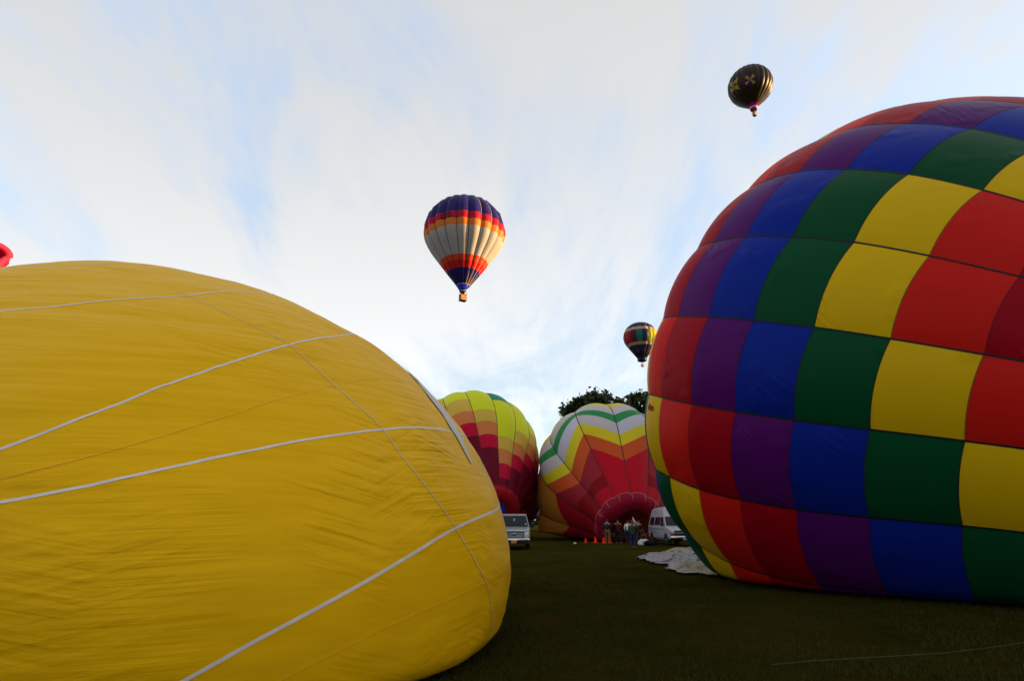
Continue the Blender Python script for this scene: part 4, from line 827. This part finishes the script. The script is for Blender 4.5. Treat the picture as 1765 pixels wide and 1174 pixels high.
    slab('number_plate', [(.845, -.16, .40), (.845, .16, .40), (.845, .16, .53), (.845, -.16, .53)], mat('grey_plate', (.28, .30, .33), .5), root, (1, 0, 0), .008)
    for x in (-.28, -3.7):
        for s in (-1, 1):
            f = MB().lathe((x, s * .905, .40), [(-.09, .46), (.09, .46)], (0, 1, 0), 20); f.build('wheel_arch', BLACKP, root, True); wheel(x, s * .885, .38, .24, root)
    MB().box((-2, 0, .38), (4.6, 1.5, .12)).build('underbody', BLACKP, root)
high_top_van()

# ------------------------------------------------------------------ people
SKIN = mat('skin', (.42, .22, .15), .55, .3)
def skinmesh(name, verts, edges, m, parent, root=0, sub=1):
    bm = bmesh.new(); l = bm.verts.layers.skin.verify(); vs_ = []
    for i, (p, r) in enumerate(verts):
        v = bm.verts.new(p); v[l].radius = (r, r) if not isinstance(r, tuple) else r; v[l].use_root = (i == root); vs_.append(v)
    for a, b in edges: bm.edges.new((vs_[a], vs_[b]))
    me = bpy.data.meshes.new('tmp'); bm.to_mesh(me); bm.free(); o = bpy.data.objects.new('tmp', me); COL.objects.link(o)
    s = o.modifiers.new('s', 'SKIN'); s.use_smooth_shade = True; s.branch_smoothing = .6; u = o.modifiers.new('u', 'SUBSURF'); u.levels = sub
    dg = bpy.context.evaluated_depsgraph_get(); dg.update(); me2 = bpy.data.meshes.new_from_object(o.evaluated_get(dg)); bpy.data.objects.remove(o); bpy.data.meshes.remove(me)
    me2.name = name; me2.materials.clear(); me2.materials.append(m); me2.polygons.foreach_set('use_smooth', np.ones(len(me2.polygons), bool))
    r = bpy.data.objects.new(name, me2); COL.objects.link(r); r.parent = parent; ROOTLOC[r.name] = np.zeros(3); return r
def person(label, px, py, height, face, jacket, trousers, hair, cap=None, armL=None, armR=None, sleeves=None, step=0.1, long_hair=False, gloves=None, back=0.):
    """facing: the direction of the chest (radians, 0 = away from us). Arms: (elbow, wrist) relative to the shoulder"""
    p = gnd(px, py); p = p + np.array([0, back, 0]); root = thing('person', label, 'person', (p[0], p[1], -.02), -face); k = height / 1.74
    S = lambda v: tuple(np.array(v, float) * k)
    aL = armL or ((-.07, .02, -.29), (-.05, .13, -.52)); aR = armR or ((.07, .02, -.29), (.05, .13, -.52)); shL, shR = np.array((-.19, 0, 1.42)), np.array((.19, 0, 1.42))
    J = dict(pel=(0, 0, .95), wai=(0, .01, 1.10), che=(0, .0, 1.30), nek=(0, .0, 1.47), chin=(0, .03, 1.545), hed=(0, .02, 1.63), top=(0, .01, 1.70), hL=(-.10, 0, .92), kL=(-.11, .03 + step, .50), fL=(-.12, step, .09), tL=(-.13, step + .15, .04), hR=(.10, 0, .92), kR=(.11, .03 - step * .5, .50), fR=(.12, -step, .09), tR=(.13, -step + .15, .04), sL=shL, eL=shL + aL[0], wL=shL + aL[1], sR=shR, eR=shR + aR[0], wR=shR + aR[1])
    names = list(J); rad = dict(pel=.13, wai=.125, che=.15, nek=.055, chin=.075, hed=.095, top=.06, hL=.09, kL=.06, fL=.045, tL=.035, hR=.09, kR=.06, fR=.045, tR=.035, sL=.065, eL=.045, wL=.03, sR=.065, eR=.045, wR=.03)
    E = [('pel', 'wai'), ('wai', 'che'), ('che', 'nek'), ('nek', 'chin'), ('chin', 'hed'), ('hed', 'top'), ('pel', 'hL'), ('hL', 'kL'), ('kL', 'fL'), ('fL', 'tL'), ('pel', 'hR'), ('hR', 'kR'), ('kR', 'fR'), ('fR', 'tR'), ('che', 'sL'), ('sL', 'eL'), ('eL', 'wL'), ('che', 'sR'), ('sR', 'eR'), ('eR', 'wR')]
    V = [(S(J[n]), rad[n] * k) for n in names]; Ed = [(names.index(a), names.index(b)) for a, b in E]
    for s, w, e in ((-1, 'wL', 'eL'), (1, 'wR', 'eR')):          # palm, four fingers, thumb
        d = np.array(J[w]) - np.array(J[e]); d /= np.linalg.norm(d); side = np.cross(d, [1., 0, 0]); side = side / (np.linalg.norm(side) + 1e-6); cur = np.array([-s * .6, .3, 0]); W = np.array(J[w]); i0 = len(V); V.append((S(W + d * .05), .026 * k)); Ed.append((names.index(w), i0))
        for q, L in ((-1.5, .062), (-.5, .075), (.5, .078), (1.5, .068)):
            b = W + d * .09 + side * q * .02; m = b + d * L * .55 + cur * .01; t = m + d * L * .4 + cur * .025; n = len(V); V += [(S(b), .010 * k), (S(m), .009 * k), (S(t), .007 * k)]; Ed += [(i0, n), (n, n + 1), (n + 1, n + 2)]
        b = W + d * .04 + side * -.04; t = b + d * .04 + side * -.015; n = len(V); V += [(S(b), .011 * k), (S(t), .009 * k)]; Ed += [(i0, n), (n, n + 1)]
    n = len(V); V.append((S((0, .125, 1.615)), .016 * k)); Ed.append((names.index('hed'), n))       # nose
    for s in (-1, 1): n = len(V); V.append((S((s * .105, .01, 1.62)), .018 * k)); Ed.append((names.index('hed'), n))   # ears
    skinmesh('body', V, Ed, SKIN, root)
    G = dict(b=(0, .0, .90), w=(0, .0, 1.06), c=(0, 0, 1.30), n=(0, -.005, 1.455))
    jv = [(S(G['b']), (.19 * k, .15 * k)), (S(G['w']), .175 * k), (S(G['c']), .185 * k), (S(G['n']), .085 * k), (S(shL), .095 * k), (S(J['eL']), .07 * k), (S(J['wL']), .052 * k), (S(shR), .095 * k), (S(J['eR']), .07 * k), (S(J['wR']), .052 * k)]
    if sleeves is None: skinmesh('jacket', jv, [(0, 1), (1, 2), (2, 3), (2, 4), (4, 5), (5, 6), (2, 7), (7, 8), (8, 9)], jacket, root, 1)
    else:
        skinmesh('jacket', jv[:5] + [jv[7]], [(0, 1), (1, 2), (2, 3), (2, 4), (2, 5)], jacket, root, 1)
        for q, mm in ((4, sleeves[0]), (7, sleeves[1])): skinmesh('sleeve', [(jv[q][0], .102 * k), (jv[q + 1][0], .076 * k), (jv[q + 2][0], .056 * k)], [(0, 1), (1, 2)], mm, root, 0)
    skinmesh('trousers', [(S((0, 0, .98)), .15 * k), (S(J['hL']), .125 * k), (S(J['kL']), .085 * k), (S(np.array(J['fL']) + [0, 0, .02]), .068 * k), (S(J['hR']), .125 * k), (S(J['kR']), .085 * k), (S(np.array(J['fR']) + [0, 0, .02]), .068 * k)], [(0, 1), (1, 2), (2, 3), (0, 4), (4, 5), (5, 6)], trousers, root)
    shoe = mat('dark_shoe', (.02, .016, .013), .6)
    for q in ('L', 'R'):
        f, t = np.array(J['f' + q]), np.array(J['t' + q]); skinmesh('shoe', [(S((f[0], f[1] - .05, .055)), .05 * k), (S((f[0], f[1] + .05, .055)), .05 * k), (S((t[0], t[1] + .03, .045)), .04 * k)], [(0, 1), (1, 2)], shoe, root, 0)
    skinmesh('hair', [(S((0, -.025, 1.56)), .075 * k), (S((0, -.02, 1.64)), .105 * k), (S((0, .0, 1.70)), .085 * k)] + ([(S((0, -.09, 1.46)), .05 * k), (S((0, -.10, 1.34)), .03 * k)] if long_hair else []), [(0, 1), (1, 2)] + ([(0, 3), (3, 4)] if long_hair else []), hair, root, 0)
    if cap is not None:
        c = skinmesh('cap', [(S((0, .0, 1.675)), .115 * k), (S((0, -.005, 1.715)), .09 * k)], [(0, 1)], cap, root, 0)
        MB().box(S((0, .15, 1.665)), S((.15, .12, .015)), 0, .004).build('peak', cap, c)
    if gloves is not None:
        w, e = np.array(J['wL']), np.array(J['eL']); d = (w - e) / np.linalg.norm(w - e); skinmesh('glove', [(S(w), .042 * k), (S(w + d * .09), .05 * k), (S(w + d * .17), .03 * k)], [(0, 1), (1, 2)], gloves, root, 0)
    return root
cl = lambda n, c: mat(n, c, .85, .1, var=(14, .2))
navyj, khaki, redj, darkt, greenj, jeans, white, brownt, black = cl('navy_jacket', (.014, .020, .045)), cl('khaki_trousers', (.17, .10, .04)), cl('dark_red_jacket', (.085, .008, .012)), cl('dark_trousers', (.012, .014, .022)), cl('olive_jacket', (.045, .065, .03)), cl('blue_jeans', (.018, .028, .075)), cl('white_shirt', (.55, .53, .50)), cl('brown_trousers', (.10, .05, .02)), cl('black_cap', (.008, .008, .010))
hb, hr = mat('brown_hair', (.03, .016, .008), .6), mat('red_hair', (.14, .04, .012), .6)
person('person in navy jacket, cap and khaki trousers standing among the orange cones', 1048, 939, 1.80, R_(12), navyj, khaki, hb, navyj, armL=((-.09, .0, -.29), (-.11, .05, -.54)), step=.06)
person('person in dark red jacket and black cap reaching out with the left arm', 1067, 938.5, 1.78, R_(-8), redj, darkt, hb, black, armL=((-.24, .10, -.06), (-.44, .22, .02)), step=.10)
person('person in olive jacket and blue jeans with reddish hair, nearest the camera', 1092.5, 946, 1.76, R_(35), greenj, jeans, hr, None, armR=((.10, .12, -.26), (.05, .33, -.30)), long_hair=True, step=.05)
person('person in white shirt and jeans mostly hidden behind the olive jacket', 1084, 937.5, 1.74, R_(15), white, jeans, hb, None, step=.05)
person('person in dark vest lifting a white sleeved arm to the open balloon mouth', 1103, 937, 1.74, R_(-25), navyj, brownt, hb, None, armL=((-.18, .05, .22), (-.28, .10, .47)), sleeves=(white, navyj), gloves=black, step=.08)
for i, (dx, dy, lb, c) in enumerate(((-.30, .1, 'person in dark clothes at the left side of the flying basket', black), (.30, -.1, 'person in navy jacket at the right side of the flying basket', navyj))):
    o = person(lb, 1000, 940, 1.74, R_(160), c, darkt, hb, None); o.location = (BASKET_C[0] + dx, BASKET_C[1] + dy, BASKET_C[2] - .55)

# ------------------------------------------------------------------ cones, bundle, litter, rope
CONE = mat('cone_orange', (.85, .03, .008), .6, .05); BAND = mat('cone_band', (.7, .68, .65), .4)
def cone_proto():
    root = thing('traffic_cone', 'x', 'traffic cone', (0, 0, 0), 0, 'orange cones in front of the chevron balloon')
    MB().lathe((0, 0, .03), [(0, .15), (.03, .135), (.45, .045), (.47, .03)], n=16).build('cone_body', CONE, root, True)
    MB().box((0, 0, .015), (.38, .38, .03), 0, .01).build('base', mat('cone_base', (.45, .04, .012), .6), root)
    return root
proto = cone_proto()
def copy_thing(r):
    c = r.copy(); COL.objects.link(c)
    for ch in list(r.children): d = ch.copy(); COL.objects.link(d); d.parent = c
    return c
for i, (px, py, s, lb) in enumerate(((1011, 936, .80, 'smallest orange cone, leftmost of the row on the grass'), (1028, 936.5, 1.05, 'orange cone second from the left, alone on open grass'), (1044, 937.5, 1.0, 'orange cone half hidden at the left leg of the khaki trousers'), (1053, 937, 1.05, 'orange cone at the right leg of the khaki trousers'))):
    o = proto if i == 0 else copy_thing(proto); p = gnd(px, py); o.location = (p[0], p[1] + (.9 if i == 2 else .5), -.03); o.scale = (s * .92,) * 3; o.rotation_euler = (0, 0, i * .7); o['label'] = lb
def blob(name, c, d, m, parent, seed, amp=.25):
    bm = bmesh.new(); bmesh.ops.create_icosphere(bm, subdivisions=3, radius=1)
    for v in bm.verts:
        n = 1 + amp * noise.noise(v.co * 2 + Vector((seed, 0, 0))); v.co = Vector((v.co.x * d[0] * n, v.co.y * d[1] * n, max(-d[2] * .6, v.co.z * d[2] * n))) + Vector(c)
    me = bpy.data.meshes.new(name); bm.to_mesh(me); bm.free(); me.materials.append(m); me.polygons.foreach_set('use_smooth', np.ones(len(me.polygons), bool)); o = bpy.data.objects.new(name, me); COL.objects.link(o); o.parent = parent; ROOTLOC[o.name] = np.zeros(3); return o
p = gnd(1110, 940.5); root = thing('gear_bundle', 'small white and black bundle of gear lying on the grass left of the white van', 'bag', (p[0], p[1], 0))
blob('white_sack', (-.22, -.05, .14), (.22, .2, .24), white, root, 3, .5); blob('white_flap', (.08, 0, .30), (.26, .16, .11), white, root, 8, .5); blob('black_bag', (.45, .1, .15), (.5, .28, .25), black, root, 5, .35)
p = gnd(991, 938.5); tag(mk('paper_scrap', [(p[0] + a, p[1] + b, c) for a, b, c in ((-.12, 0, .0), (.02, -.05, .05), (.14, .02, .02), (.08, .1, .10), (-.05, .09, .12))], [[0, 1, 4], [1, 2, 3], [1, 3, 4]], white, smooth=False), 'scrap of white paper lying on the grass left of the cones', 'litter')
pts = [gnd(*q) + [0, 0, .02 + .01 * math.sin(i)] for i, q in enumerate(((1330, 1150), (1406, 1144), (1500, 1139), (1626, 1130), (1700, 1120), (1741, 1114), (1800, 1104), (1900, 1092)))]
tag(MB().tube(pts, .005, 5).build('rope', mat('pale_rope', (.055, .048, .028), .8), None, True), 'thin pale rope lying across the dark grass at the lower right', 'rope')
